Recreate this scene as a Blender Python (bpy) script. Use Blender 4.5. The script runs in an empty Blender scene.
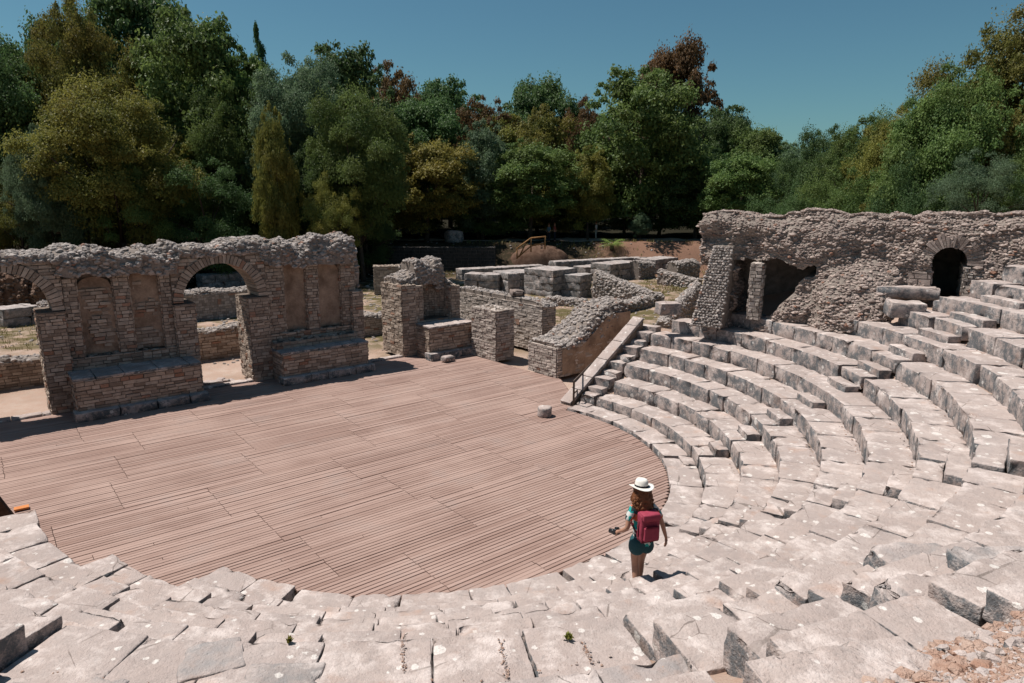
import bpy, math, random
import numpy as np
from mathutils import Vector, Matrix, Euler

R = math.radians
rng = np.random.default_rng(7)
random.seed(7)
scene = bpy.context.scene
COL = scene.collection

# ------------------------------------------------------------------ camera / place constants
CAM_H = 6.45
FPX = 683.0
PITCH = R(12)
CX, CY = -2.0, 15.8                 # centre of the orchestra circle
R0 = 5.72                           # radius of the wooden floor
def row_r(k): return 6.48 + 0.725 * (k - 1)
def row_z(k): return 0.36 + 0.40 * (k - 1)

WB = np.array([-9.16, 23.47])       # a point of the stage wall's front plane
WU = np.array([math.cos(R(38.57)), math.sin(R(38.57))])
WN = np.array([WU[1], -WU[0]])      # its front normal
def SW(s, d, z):
    p = WB + WU * s + WN * d
    return np.array([p[0], p[1], z])
def pix(px, py, z=0.0):             # ground point behind a picture point, used only to lay out the plan
    x = (px - 512) / FPX; y = -(py - 341.5) / FPX
    c, s = math.cos(PITCH), math.sin(PITCH)
    d = np.array([x, c + y * s, -s + y * c])
    t = (z - CAM_H) / d[2]
    return np.array([d[0] * t, d[1] * t, z])
def pixY(px, py, Y):                # point at depth Y
    x = (px - 512) / FPX; y = -(py - 341.5) / FPX
    c, s = math.cos(PITCH), math.sin(PITCH)
    d = np.array([x, c + y * s, -s + y * c])
    t = Y / d[1]
    return np.array([d[0] * t, Y, CAM_H + d[2] * t])

# ------------------------------------------------------------------ vector noise
def _hash(ix, iy, iz, seed):
    h = (ix.astype(np.int64) * 374761393 + iy.astype(np.int64) * 668265263 + iz.astype(np.int64) * 2147483647 + seed * 1274126177) & 0xFFFFFFFF
    h = ((h ^ (h >> 13)) * 1274126177) & 0xFFFFFFFF
    h = (h ^ (h >> 16)) & 0xFFFFFF
    return h / float(0xFFFFFF)
def vnoise(P, seed=0):
    P = np.asarray(P, float)
    i = np.floor(P); f = P - i; f = f * f * (3 - 2 * f); i = i.astype(np.int64)
    x, y, z = i[:, 0], i[:, 1], i[:, 2]
    o = 0
    for dx in (0, 1):
        wx = f[:, 0] if dx else 1 - f[:, 0]
        for dy in (0, 1):
            wy = f[:, 1] if dy else 1 - f[:, 1]
            for dz in (0, 1):
                wz = f[:, 2] if dz else 1 - f[:, 2]
                o = o + wx * wy * wz * _hash(x + dx, y + dy, z + dz, seed)
    return o * 2 - 1
def fbm(P, seed=0, oct=3):
    P = np.asarray(P, float); o = 0; a = 0.5
    for k in range(oct):
        o = o + a * vnoise(P * (2 ** k) + 17.3 * k, seed + k); a *= 0.5
    return o
def smooth(a, b, x):
    t = np.clip((np.asarray(x, float) - a) / (b - a), 0, 1); return t * t * (3 - 2 * t)

# ------------------------------------------------------------------ mesh builder
class MB:
    def __init__(self): self.v = []; self.f = []; self.m = []; self.t = []; self.n = 0; self.s = []
    def add(self, v, faces, mat=0, tint=0.5, smooth=True):
        v = np.asarray(v, float).reshape(-1, 3)
        self.v.append(v)
        if np.isscalar(tint): tint = np.full(len(v), tint)
        self.t.append(np.asarray(tint, float))
        if isinstance(faces, np.ndarray):
            self.f.append(faces + self.n); self.m.append(np.full(len(faces), mat)); self.s.append(np.full(len(faces), smooth))
        else:
            by = {}
            for fc in faces: by.setdefault(len(fc), []).append(fc)
            for k, l in by.items():
                self.f.append(np.array(l, dtype=np.int64) + self.n); self.m.append(np.full(len(l), mat)); self.s.append(np.full(len(l), smooth))
        self.n += len(v)
    def build(self, name, mats, parent=None, origin=None):
        me = bpy.data.meshes.new(name)
        V = np.concatenate(self.v) if self.v else np.zeros((0, 3))
        org = np.zeros(3)
        if parent is not None:
            p = parent
            while p is not None: org = org + np.array(p.location); p = p.parent
        loc = np.zeros(3)
        if origin is not None: loc = np.asarray(origin, float) - org
        V = V - org - loc
        nl = np.concatenate([np.full(len(f), f.shape[1]) for f in self.f])
        li = np.concatenate([f.ravel() for f in self.f])
        me.vertices.add(len(V)); me.vertices.foreach_set('co', V.ravel())
        me.loops.add(len(li)); me.loops.foreach_set('vertex_index', li.astype(np.int32))
        me.polygons.add(len(nl))
        st = np.concatenate([[0], np.cumsum(nl)[:-1]])
        me.polygons.foreach_set('loop_start', st.astype(np.int32))
        me.polygons.foreach_set('loop_total', nl.astype(np.int32))
        me.polygons.foreach_set('material_index', np.concatenate(self.m).astype(np.int32))
        me.polygons.foreach_set('use_smooth', np.concatenate(self.s))
        a = me.attributes.new('tint', 'FLOAT', 'POINT'); a.data.foreach_set('value', np.concatenate(self.t).astype(np.float32))
        me.update(calc_edges=True); me.validate()
        for mt in (mats if isinstance(mats, (list, tuple)) else [mats]): me.materials.append(mt)
        o = bpy.data.objects.new(name, me); COL.objects.link(o)
        o.location = loc
        if parent is not None: o.parent = parent
        return o

def tag(o, label=None, cat=None, group=None, kind=None):
    if label: o['label'] = label
    if cat: o['category'] = cat
    if group: o['group'] = group
    if kind: o['kind'] = kind
    return o
def thing(name, label, cat, loc=(0, 0, 0), group=None):
    o = bpy.data.objects.new(name, None); COL.objects.link(o)
    o.location = tuple(float(a) for a in loc); o.empty_display_size = 0.3
    return tag(o, label, cat, group)

# ------------------------------------------------------------------ primitive shapes
BOXF = np.array([[0, 3, 2, 1], [4, 5, 6, 7], [0, 1, 5, 4], [1, 2, 6, 5], [2, 3, 7, 6], [3, 0, 4, 7]])
def hexa(mb, p8, mat=0, tint=0.5): mb.add(p8, BOXF, mat, tint, smooth=False)
def box_frame(mb, O, U, V, W, mat=0, tint=0.5):
    """box from corner O along the vectors U, V (plan) and W (up)"""
    O, U, V, W = [np.asarray(a, float) for a in (O, U, V, W)]
    p = [O, O + U, O + U + V, O + V, O + W, O + U + W, O + U + V + W, O + V + W]
    hexa(mb, np.array(p), mat, tint)
_lat = {}
def lattice(nx, ny, nz):
    key = (nx, ny, nz)
    if key in _lat: return _lat[key]
    idx = -np.ones((nx, ny, nz), int); pts = []
    for i in range(nx):
        for j in range(ny):
            for k in range(nz):
                if i in (0, nx - 1) or j in (0, ny - 1) or k in (0, nz - 1):
                    idx[i, j, k] = len(pts); pts.append((i, j, k))
    F = []
    for i in range(nx - 1):
        for j in range(ny - 1):
            F.append((idx[i, j, 0], idx[i, j + 1, 0], idx[i + 1, j + 1, 0], idx[i + 1, j, 0]))
            F.append((idx[i, j, nz - 1], idx[i + 1, j, nz - 1], idx[i + 1, j + 1, nz - 1], idx[i, j + 1, nz - 1]))
    for i in range(nx - 1):
        for k in range(nz - 1):
            F.append((idx[i, 0, k], idx[i + 1, 0, k], idx[i + 1, 0, k + 1], idx[i, 0, k + 1]))
            F.append((idx[i, ny - 1, k], idx[i, ny - 1, k + 1], idx[i + 1, ny - 1, k + 1], idx[i + 1, ny - 1, k]))
    for j in range(ny - 1):
        for k in range(nz - 1):
            F.append((idx[0, j, k], idx[0, j, k + 1], idx[0, j + 1, k + 1], idx[0, j + 1, k]))
            F.append((idx[nx - 1, j, k], idx[nx - 1, j + 1, k], idx[nx - 1, j + 1, k + 1], idx[nx - 1, j, k + 1]))
    _lat[key] = (np.array(pts), np.array(F)); return _lat[key]
def axis_pts(h, b, step):
    inner = max(1, int(round(2 * (h - b) / step)))
    return np.concatenate([[-h, -h + 0.35 * b], np.linspace(-h + b, h - b, inner + 1), [h - 0.35 * b, h]])
def stone(mb, c, size, yaw=0.0, bevel=0.03, step=0.12, amp=0.02, freq=4.0, seed=0, tilt=(0, 0), tint=None, mat=0, chip=0.0, taper=0.0):
    """weathered rectangular stone: rounded box, noise in world space, chipped arrises"""
    hx, hy, hz = [s / 2 for s in size]
    b = min(bevel, 0.45 * min(hx, hy, hz))
    ax, ay, az = axis_pts(hx, b, step), axis_pts(hy, b, step), axis_pts(hz, b, step)
    ids, F = lattice(len(ax), len(ay), len(az))
    p = np.c_[ax[ids[:, 0]], ay[ids[:, 1]], az[ids[:, 2]]]
    q = np.clip(p, [-hx + b, -hy + b, -hz + b], [hx - b, hy - b, hz - b])
    d = p - q; n = d / np.maximum(np.linalg.norm(d, axis=1, keepdims=True), 1e-9)
    p = q + n * b
    if taper: p[:, 0] *= 1 + taper * (p[:, 1] / hy)
    off = np.array([seed * 3.17 % 97, seed * 7.31 % 89, seed * 1.73 % 83])
    w = fbm((p + off) * freq, 3, 3)
    disp = amp * w
    if chip:
        edge = np.clip((np.abs(p) / np.array([hx, hy, hz]) > 0.8).sum(1) - 1, 0, 2)
        c2 = vnoise((p + off) * 5.5, 11)
        c2 = .6 * c2 + .5 * vnoise((p + off) * 13, 12)
        disp = disp - chip * edge * np.clip(c2 - 0.05, 0, .6)
    p = p + n * disp[:, None]
    M = Matrix.Rotation(yaw, 3, 'Z') @ Matrix.Rotation(tilt[0], 3, 'X') @ Matrix.Rotation(tilt[1], 3, 'Y')
    p = p @ np.array(M).T + np.asarray(c, float)
    mb.add(p, F, mat, rng.random() if tint is None else tint)
# irregular pebble / rubble stone from an icosahedron
_t = (1 + 5 ** 0.5) / 2
ICO = np.array([(-1, _t, 0), (1, _t, 0), (-1, -_t, 0), (1, -_t, 0), (0, -1, _t), (0, 1, _t), (0, -1, -_t), (0, 1, -_t), (_t, 0, -1), (_t, 0, 1), (-_t, 0, -1), (-_t, 0, 1)]) / math.hypot(1, _t)
ICOF = np.array([(0, 11, 5), (0, 5, 1), (0, 1, 7), (0, 7, 10), (0, 10, 11), (1, 5, 9), (5, 11, 4), (11, 10, 2), (10, 7, 6), (7, 1, 8), (3, 9, 4), (3, 4, 2), (3, 2, 6), (3, 6, 8), (3, 8, 9), (4, 9, 5), (2, 4, 11), (6, 2, 10), (8, 6, 7), (9, 8, 1)])
def rand_rots(n):
    q = rng.normal(size=(n, 4)); q /= np.linalg.norm(q, axis=1, keepdims=True)
    w, x, y, z = q.T
    return np.stack([np.stack([1 - 2 * (y * y + z * z), 2 * (x * y - z * w), 2 * (x * z + y * w)], -1),
                     np.stack([2 * (x * y + z * w), 1 - 2 * (x * x + z * z), 2 * (y * z - x * w)], -1),
                     np.stack([2 * (x * z - y * w), 2 * (y * z + x * w), 1 - 2 * (x * x + y * y)], -1)], 1)
def pebbles(mb, C, size, mat=0, flat=1.0, tint=None):
    C = np.asarray(C, float); n = len(C)
    if n == 0: return
    size = np.broadcast_to(size, (n,))
    sc = rng.uniform(0.55, 1.15, (n, 1, 3)) * size[:, None, None]
    P = ICO[None] * rng.uniform(0.75, 1.2, (n, 12, 1)) * sc
    P = np.einsum('nij,nkj->nki', rand_rots(n), P)
    P[:, :, 2] *= flat
    P = P + C[:, None, :]
    F = (ICOF[None] + (np.arange(n) * 12)[:, None, None]).reshape(-1, 3)
    t = np.repeat(rng.random(n) if tint is None else np.broadcast_to(tint, (n,)), 12)
    mb.add(P.reshape(-1, 3), F, mat, t, smooth=False)

def masonry(mb, O, U, N, L, H, inside=None, bh=0.11, bw=(0.2, 0.4), out=(0.01, 0.045), back=0.06, gap=0.020, mat=0, jit=0.006, skew=0.0, v0=0.0):
    """courses of separate small stones laid on the plane O + u*U + v*Z, facing N"""
    O = np.asarray(O, float); U = np.asarray(U, float); N = np.asarray(N, float)
    Z = np.array([0, 0, 1.0])
    u0s, u1s, z0s, z1s = [], [], [], []
    v = v0
    while v < H - 0.02:
        h = bh * rng.uniform(0.8, 1.2); h = min(h, H - v)
        u = -rng.uniform(0, bw[0])
        while u < L:
            w = rng.uniform(*bw)
            a, b2 = max(u, 0.0), min(u + w, L)
            if b2 - a > 0.04:
                u0s.append(a); u1s.append(b2); z0s.append(v); z1s.append(v + h)
            u += w
        v += h
    u0, u1, z0, z1 = map(np.array, (u0s, u1s, z0s, z1s))
    if inside is not None:
        ok = inside((u0 + u1) / 2, (z0 + z1) / 2)
        u0, u1, z0, z1 = u0[ok], u1[ok], z0[ok], z1[ok]
    n = len(u0)
    if not n: return
    g = gap / 2
    o = rng.uniform(out[0], out[1], n)
    P = np.zeros((n, 8, 3))
    cu = [u0 + g, u1 - g, u1 - g, u0 + g] * 2
    cz = [z0 + g, z0 + g, z1 - g, z1 - g] * 2
    for k in range(8):
        dn = np.full(n, -back) if k < 4 else o
        P[:, k] = O + cu[k][:, None] * U + cz[k][:, None] * Z + dn[:, None] * N
        if k >= 4:
            P[:, k] += (rng.normal(0, jit, n)[:, None] * U + rng.normal(0, jit, n)[:, None] * Z + rng.normal(0, jit, n)[:, None] * N)
    F = (np.array([[4, 5, 6, 7], [0, 1, 5, 4], [1, 2, 6, 5], [2, 3, 7, 6], [3, 0, 4, 7]])[None] + (np.arange(n) * 8)[:, None, None]).reshape(-1, 4)
    if np.dot(np.cross(U, Z), N) < 0: F = F[:, ::-1]
    mb.add(P.reshape(-1, 3), F, mat, np.repeat(rng.random(n), 8), smooth=False)

def brick_box(mb, O, U, V, h, mats=(0, 1), top=True, bh=0.11, bw=(0.2, 0.4), sides='UVuv', ragged=0.0, out=(0.01, 0.045)):
    """solid wall piece (plan corner O, plan vectors U, V, height h) faced with masonry on the asked sides"""
    O, U, V = [np.asarray(a, float) for a in (O, U, V)]
    lu, lv = np.linalg.norm(U), np.linalg.norm(V); u, v = U / lu, V / lv
    W = np.array([0, 0, h - 0.03])
    box_frame(mb, O, U, V, W, mats[1], 0.5)
    def ins(L):
        if not ragged: return None
        ph = rng.random() * 50
        return lambda a, z: z < h - ragged * (0.5 + 0.5 * np.sin(a * 3.1 + ph) * np.sin(a * 7.7 + ph * 2))
    if 'V' in sides: masonry(mb, O, u, -v, lu, h, ins(lu), bh, bw, out, mat=mats[0])              # face at V = 0
    if 'v' in sides: masonry(mb, O + V, u, v, lu, h, ins(lu), bh, bw, out, mat=mats[0])
    if 'U' in sides: masonry(mb, O, v, -u, lv, h, ins(lv), bh, bw, out, mat=mats[0])
    if 'u' in sides: masonry(mb, O + U, v, u, lv, h, ins(lv), bh, bw, out, mat=mats[0])
    if top:
        n = int(lu * lv * 22) + 3
        a, b = rng.random(n), rng.random(n)
        C = O + a[:, None] * U + b[:, None] * V + np.array([0, 0, 1])[None] * (h - 0.02)
        pebbles(mb, C, rng.uniform(0.06, 0.16, n), mats[0], flat=0.45)
def rubble_ridge(mb, O, U, V, h0, h1, mats=(0, 1), dens=40, size=(0.05, 0.12), amp=0.12, lump=0.5, side=True):
    """uneven rubble mass on the plan rectangle O, U, V between heights h0 and h1 (h1 may be a function of u in 0..1)"""
    O, U, V = [np.asarray(a, float) for a in (O, U, V)]
    lu, lv = np.linalg.norm(U), np.linalg.norm(V); nu = max(4, int(lu / 0.12)); prof = []
    hf = h1 if callable(h1) else (lambda a: np.full_like(np.asarray(a, float), h1))
    # cross profile: up the front, over the top, down the back
    ts = np.array([(0, 0), (-.02, .35), (0.0, .7), (.10, .93), (.3, 1.0), (.5, 1.02), (.7, 1.0), (.9, .93), (1.0, .7), (1.02, .35), (1, 0)])
    a = np.linspace(0, 1, nu + 1)
    G = np.zeros((nu + 1, len(ts), 3))
    for j, (tv, th) in enumerate(ts):
        hh = hf(a)
        G[:, j] = O + a[:, None] * U + tv * V + np.array([0, 0, 1.0]) * (h0 + (hh - h0) * th)[:, None]
    P = G.reshape(-1, 3)
    nz = np.stack([vnoise(P * 2.1 + 5, 1), vnoise(P * 2.1 + 9, 2), vnoise(P * 2.1 + 13, 3)], 1) + 0.6 * np.stack([vnoise(P * 5.1 + 5, 4), vnoise(P * 5.1 + 9, 5), vnoise(P * 5.1 + 13, 6)], 1)
    P = P + nz * amp * 0.6
    m = len(ts)
    F = [(i * m + j, i * m + j + 1, (i + 1) * m + j + 1, (i + 1) * m + j) for i in range(nu) for j in range(m - 1)]
    F += [tuple(range(m)), tuple(nu * m + j for j in range(m - 1, -1, -1))]
    mb.add(P, [f[::-1] for f in F], mats[1], 0.4, smooth=False)
    # stones on it
    area = lu * (lv + 2 * (np.mean(hf(a)) - h0))
    n = int(area * dens)
    ii = rng.integers(0, nu, n); jj = rng.integers(0, m - 1, n)
    Pg = P.reshape(nu + 1, m, 3); fa, fb = rng.random((n, 1)), rng.random((n, 1))
    C = (Pg[ii, jj] * (1 - fa) + Pg[ii + 1, jj] * fa) * (1 - fb) + (Pg[ii, jj + 1] * (1 - fa) + Pg[ii + 1, jj + 1] * fa) * fb
    pebbles(mb, C, rng.uniform(size[0], size[1], n), mats[0], flat=0.7)
def tube(mb, pts, rad, seg=8, mat=0, tint=0.5, cap=True):
    pts = np.asarray(pts, float); n = len(pts); rad = np.broadcast_to(rad, (n,))
    V = []
    for i in range(n):
        d = pts[min(i + 1, n - 1)] - pts[max(i - 1, 0)]; d = d / (np.linalg.norm(d) + 1e-9)
        a = np.cross(d, [0, 0, 1.0] if abs(d[2]) < 0.9 else [1.0, 0, 0]); a /= np.linalg.norm(a); b = np.cross(d, a)
        th = np.linspace(0, 2 * np.pi, seg, endpoint=False)
        V.append(pts[i] + rad[i] * (np.cos(th)[:, None] * a + np.sin(th)[:, None] * b))
    F = [(i * seg + k, i * seg + (k + 1) % seg, (i + 1) * seg + (k + 1) % seg, (i + 1) * seg + k) for i in range(n - 1) for k in range(seg)]
    if cap: F += [tuple(range(seg - 1, -1, -1)), tuple((n - 1) * seg + k for k in range(seg))]
    mb.add(np.concatenate(V), F, mat, tint)
# ------------------------------------------------------------------ materials
class NT:
    def __init__(self, name, rough=0.9, spec=0.15):
        self.m = bpy.data.materials.new(name); self.m.use_nodes = True
        self.t = self.m.node_tree; self.n = self.t.nodes; self.n.clear()
        self.out = self.n.new('ShaderNodeOutputMaterial'); self.b = self.n.new('ShaderNodeBsdfPrincipled')
        self.b.inputs['Roughness'].default_value = rough
        self.b.inputs['Specular IOR Level'].default_value = spec
        self.L(self.b.outputs[0], self.out.inputs[0])
        self._geo = None
    def L(self, a, b): self.t.links.new(a, b)
    def geo(self):
        if self._geo is None: self._geo = self.n.new('ShaderNodeNewGeometry')
        return self._geo
    def pos(self): return self.geo().outputs['Position']
    def noise(self, scale, detail=3, rough=0.55, vec=None, dist=0.0):
        x = self.n.new('ShaderNodeTexNoise'); x.inputs['Scale'].default_value = scale; x.inputs['Detail'].default_value = detail
        x.inputs['Roughness'].default_value = rough; x.inputs['Distortion'].default_value = dist
        self.L(vec or self.pos(), x.inputs['Vector']); return x.outputs['Fac']
    def voro(self, scale, feature='F1', out='Distance', rnd=1.0, vec=None):
        x = self.n.new('ShaderNodeTexVoronoi'); x.feature = feature; x.inputs['Scale'].default_value = scale; x.inputs['Randomness'].default_value = rnd
        self.L(vec or self.pos(), x.inputs['Vector']); return x.outputs[out]
    def attr(self, name='tint'):
        x = self.n.new('ShaderNodeAttribute'); x.attribute_name = name; return x.outputs['Fac']
    def objrand(self):
        return self.n.new('ShaderNodeObjectInfo').outputs['Random']
    def ramp(self, fac, a, b, lo=0.0, hi=1.0):
        x = self.n.new('ShaderNodeMapRange'); x.inputs[1].default_value = a; x.inputs[2].default_value = b; x.inputs[3].default_value = lo; x.inputs[4].default_value = hi
        x.clamp = True; self.L(fac, x.inputs[0]); return x.outputs[0]
    def math(self, op, a, b=None):
        x = self.n.new('ShaderNodeMath'); x.operation = op
        for i, s in enumerate((a, b)):
            if s is None: continue
            if isinstance(s, (int, float)): x.inputs[i].default_value = s
            else: self.L(s, x.inputs[i])
        return x.outputs[0]
    def mix(self, fac, a, b, blend='MIX'):
        x = self.n.new('ShaderNodeMix'); x.data_type = 'RGBA'; x.blend_type = blend
        for i, s in ((0, fac), (6, a), (7, b)):
            if isinstance(s, (int, float)): x.inputs[i].default_value = s
            elif isinstance(s, tuple): x.inputs[i].default_value = (*s, 1)
            else: self.L(s, x.inputs[i])
        return x.outputs[2]
    def bump(self, h, strength=0.5, dist=0.02):
        x = self.n.new('ShaderNodeBump'); x.inputs['Strength'].default_value = strength; x.inputs['Distance'].default_value = dist
        self.L(h, x.inputs['Height']); self.L(x.outputs[0], self.b.inputs['Normal']); return x
    def color(self, c):
        if isinstance(c, tuple): self.b.inputs['Base Color'].default_value = (*c, 1)
        else: self.L(c, self.b.inputs['Base Color'])
        return self.m
    def scaled(self, sx, sy, sz, rot=0.0):
        x = self.n.new('ShaderNodeMapping'); x.inputs['Scale'].default_value = (sx, sy, sz); x.inputs['Rotation'].default_value = (0, 0, rot)
        self.L(self.pos(), x.inputs['Vector']); return x.outputs[0]

def mat_limestone(name, base=(.515, .435, .398), dark=(.335, .275, .25), crust=1.0, lichen=1.0, grey=(.092, .106, .115)):
    k = NT(name, 0.9, 0.12)
    big = k.noise(1.1, 3); mid = k.noise(5.0, 4, 0.65); fine = k.noise(38, 3, 0.7)
    tint = k.attr()
    c = k.mix(k.ramp(big, .35, .68), dark, base)
    c = k.mix(k.ramp(mid, .35, .7, 0, .55), c, (.47, .365, .32))
    c = k.mix(k.ramp(tint, 0, 1, 0, .38), c, (.32, .275, .26))
    c = k.mix(k.ramp(k.noise(13, 8, .8), .47, .68, 0, .55), c, (.27, .225, .205))
    c = k.mix(k.ramp(k.noise(70, 4, .8), .54, .72, 0, .22), c, (.22, .19, .175))
    c = k.mix(k.math('MULTIPLY', k.ramp(k.noise(.55, 5, .7), .46, .62), .45), c, (.33, .262, .235))
    # cream leached patches
    c = k.mix(k.math('MULTIPLY', k.ramp(k.noise(2.3, 6, .75), .50, .66), .7), c, (.66, .575, .535))
    # dark biological crust: a skin on weathered upright faces, thinner on treads
    sx = k.n.new('ShaderNodeSeparateXYZ'); k.L(k.geo().outputs['True Normal'], sx.inputs[0])
    up = k.ramp(sx.outputs[2], .35, .8)
    cr = k.math('MULTIPLY', k.ramp(k.noise(2.6, 7, .85), .44, .56), k.math('SUBTRACT', 1.0, up))
    c = k.mix(k.math('MULTIPLY', cr, .88 * crust), c, grey)
    spot = k.math('MULTIPLY', k.ramp(k.noise(9, 5, .8), .58, .72), .45 * crust)
    c = k.mix(spot, c, (.20, .19, .185))
    # round pale lichens
    v = k.voro(3.2); vc = k.voro(3.2, out='Color'); sv = k.n.new('ShaderNodeSeparateColor'); k.L(vc, sv.inputs[0])
    lim = k.math('MULTIPLY', k.ramp(sv.outputs[0], .30, 1.0, 0.0, .27), k.ramp(k.noise(1.3, 3), .40, .60, .25, 1.1))
    wob = k.math('ADD', v, k.math('MULTIPLY', k.math('SUBTRACT', k.noise(15, 4, .7), .5), .30))
    l = k.math('LESS_THAN', wob, lim)
    v2 = k.voro(7.5); s2 = k.n.new('ShaderNodeSeparateColor'); k.L(k.voro(7.5, out='Color'), s2.inputs[0])
    l = k.math('MAXIMUM', l, k.math('LESS_THAN', k.math('ADD', v2, k.math('MULTIPLY', k.math('SUBTRACT', k.noise(28, 4, .7), .5), .40)), k.ramp(s2.outputs[1], .62, 1.0, 0.0, .30)))
    ck = k.math('MULTIPLY', k.math('LESS_THAN', k.voro(1.35, 'DISTANCE_TO_EDGE', vec=None), k.ramp(k.noise(2.0, 4), .45, .65, 0.0, .016)), k.ramp(k.noise(.9, 3), .48, .56))
    c = k.mix(k.math('MULTIPLY', ck, .65), c, (.13, .105, .09))
    c = k.mix(k.math('MULTIPLY', k.math('MULTIPLY', l, k.ramp(fine, .3, .6, .45, 1)), .78 * lichen), c, (.70, .66, .615))
    # rusty earth in pores
    c = k.mix(k.math('MULTIPLY', k.ramp(k.noise(1.7, 4, .6), .60, .74), .35), c, (.40, .22, .14))
    h = k.math('ADD', k.math('MULTIPLY', mid, .6), k.math('MULTIPLY', fine, .5))
    h = k.math('ADD', h, k.math('MULTIPLY', k.ramp(k.voro(26), 0, .35), .12))
    k.bump(h, 1.0, .03)
    return k.color(c)
M = {}
M['lime'] = mat_limestone('limestone')
M['lime_grey'] = mat_limestone('grey_limestone', (.40, .36, .345), (.23, .22, .215), 1.25, .9)
M['ashlar'] = mat_limestone('ashlar_stone', (.33, .315, .30), (.20, .20, .20), .9, .3, (.10, .105, .105))

def mat_masonry(name, a, b, red=(.33, .15, .09), redamt=.05, moss=0.25):
    k = NT(name, .92, .1)
    t = k.attr()
    c = k.mix(t, a, b)
    c = k.mix(k.math('MULTIPLY', k.math('GREATER_THAN', k.math('FRACT', k.math('MULTIPLY', t, 37.3)), 1 - redamt), .75), c, red)
    n = k.noise(7, 5, .7); f = k.noise(45, 3, .7)
    c = k.mix(k.ramp(n, .35, .75, 0, .55), c, tuple(x * .55 for x in a))
    c = k.mix(k.math('MULTIPLY', k.ramp(k.noise(1.2, 4, .6), .5, .68), moss), c, (.10, .095, .085))
    c = k.mix(k.ramp(k.noise(16, 3), .60, .75, 0, .5), c, (.52, .46, .41))
    k.bump(k.math('ADD', n, f), .7, .02)
    return k.color(c)
M['brick'] = mat_masonry('old_masonry', (.25, .190, .150), (.55, .45, .37))
M['brick_pale'] = mat_masonry('pale_masonry', (.32, .27, .235), (.60, .51, .45), redamt=.02)
M['rubble'] = mat_masonry('rubble_stone', (.23, .20, .183), (.52, .455, .415), redamt=.02, moss=.1)
M['rubble_warm'] = mat_masonry('ruin_core_stone', (.22, .170, .148), (.51, .410, .36), redamt=.025, moss=.12)
def mat_simple(name, a, b, scale=4, rough=.95, bump=.6, dist=.03, detail=5, spec=.1):
    k = NT(name, rough, spec); n = k.noise(scale, detail, .65); f = k.noise(scale * 9, 3, .7)
    c = k.mix(k.ramp(n, .33, .68), a, b)
    c = k.mix(k.ramp(f, .35, .75, 0, .35), c, tuple(x * .6 for x in a))
    k.bump(k.math('ADD', n, f), bump, dist)
    return k.color(c)
M['mortar'] = mat_simple('mortar', (.12, .095, .078), (.24, .19, .155), 6)
M['mortar_dark'] = mat_simple('ruin_core', (.17, .14, .122), (.34, .285, .245), 5)
M['plaster'] = mat_simple('stained_plaster', (.19, .13, .095), (.46, .34, .255), 1.7, bump=.5)
M['plaster_warm'] = mat_simple('brown_plaster', (.20, .125, .08), (.33, .22, .15), 2.5)
M['pave'] = mat_simple('dusty_paving', (.38, .285, .235), (.52, .41, .35), 3, bump=.4)
M['steel'] = mat_simple('rusted_rail', (.045, .03, .022), (.10, .06, .04), 12, .6, .2, .005, spec=.4)
M['rail_wood'] = mat_simple('raw_rail_wood', (.26, .13, .055), (.36, .20, .09), 8, .8, .3, .01)
M['shaded_stone'] = mat_simple('shade_darkened_stone', (.030, .030, .030), (.085, .08, .075), 3)  # stone colour darkened to paint in the shade on the retaining wall
M['bank'] = mat_simple('brown_bank', (.09, .05, .034), (.20, .125, .09), 3)
M['bank_stone'] = mat_masonry('bank_stone', (.12, .075, .055), (.27, .18, .135), redamt=.05)
M['orange'] = mat_simple('orange_board', (.55, .20, .07), (.62, .26, .10), 6, .7, .1, .004)
M['dark_wood'] = mat_simple('dark_post_wood', (.05, .03, .022), (.10, .065, .05), 9, .8, .4, .01)
M['trunk'] = mat_simple('bark', (.055, .042, .032), (.13, .10, .08), 5, .95, .8, .05)

def mat_deck():
    k = NT('weathered_boards', .82, .2)
    t = k.attr(); ang = -R(38.57)
    grain = k.noise(1.0, 5, .7, k.scaled(1.2, 34, 10, ang))
    c = k.mix(t, (.275, .180, .148), (.385, .268, .226))
    c = k.mix(k.ramp(grain, .30, .72, 0, .5), c, (.20, .122, .096))
    c = k.mix(k.math('MULTIPLY', k.ramp(k.noise(.45, 4, .6), .42, .66), .5), c, (.43, .305, .255))
    c = k.mix(k.math('MULTIPLY', k.ramp(k.noise(.9, 5, .65), .55, .72), .35), c, (.235, .19, .175))
    k.bump(grain, .35, .006)
    return k.color(c)
M['deck'] = mat_deck()

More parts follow.
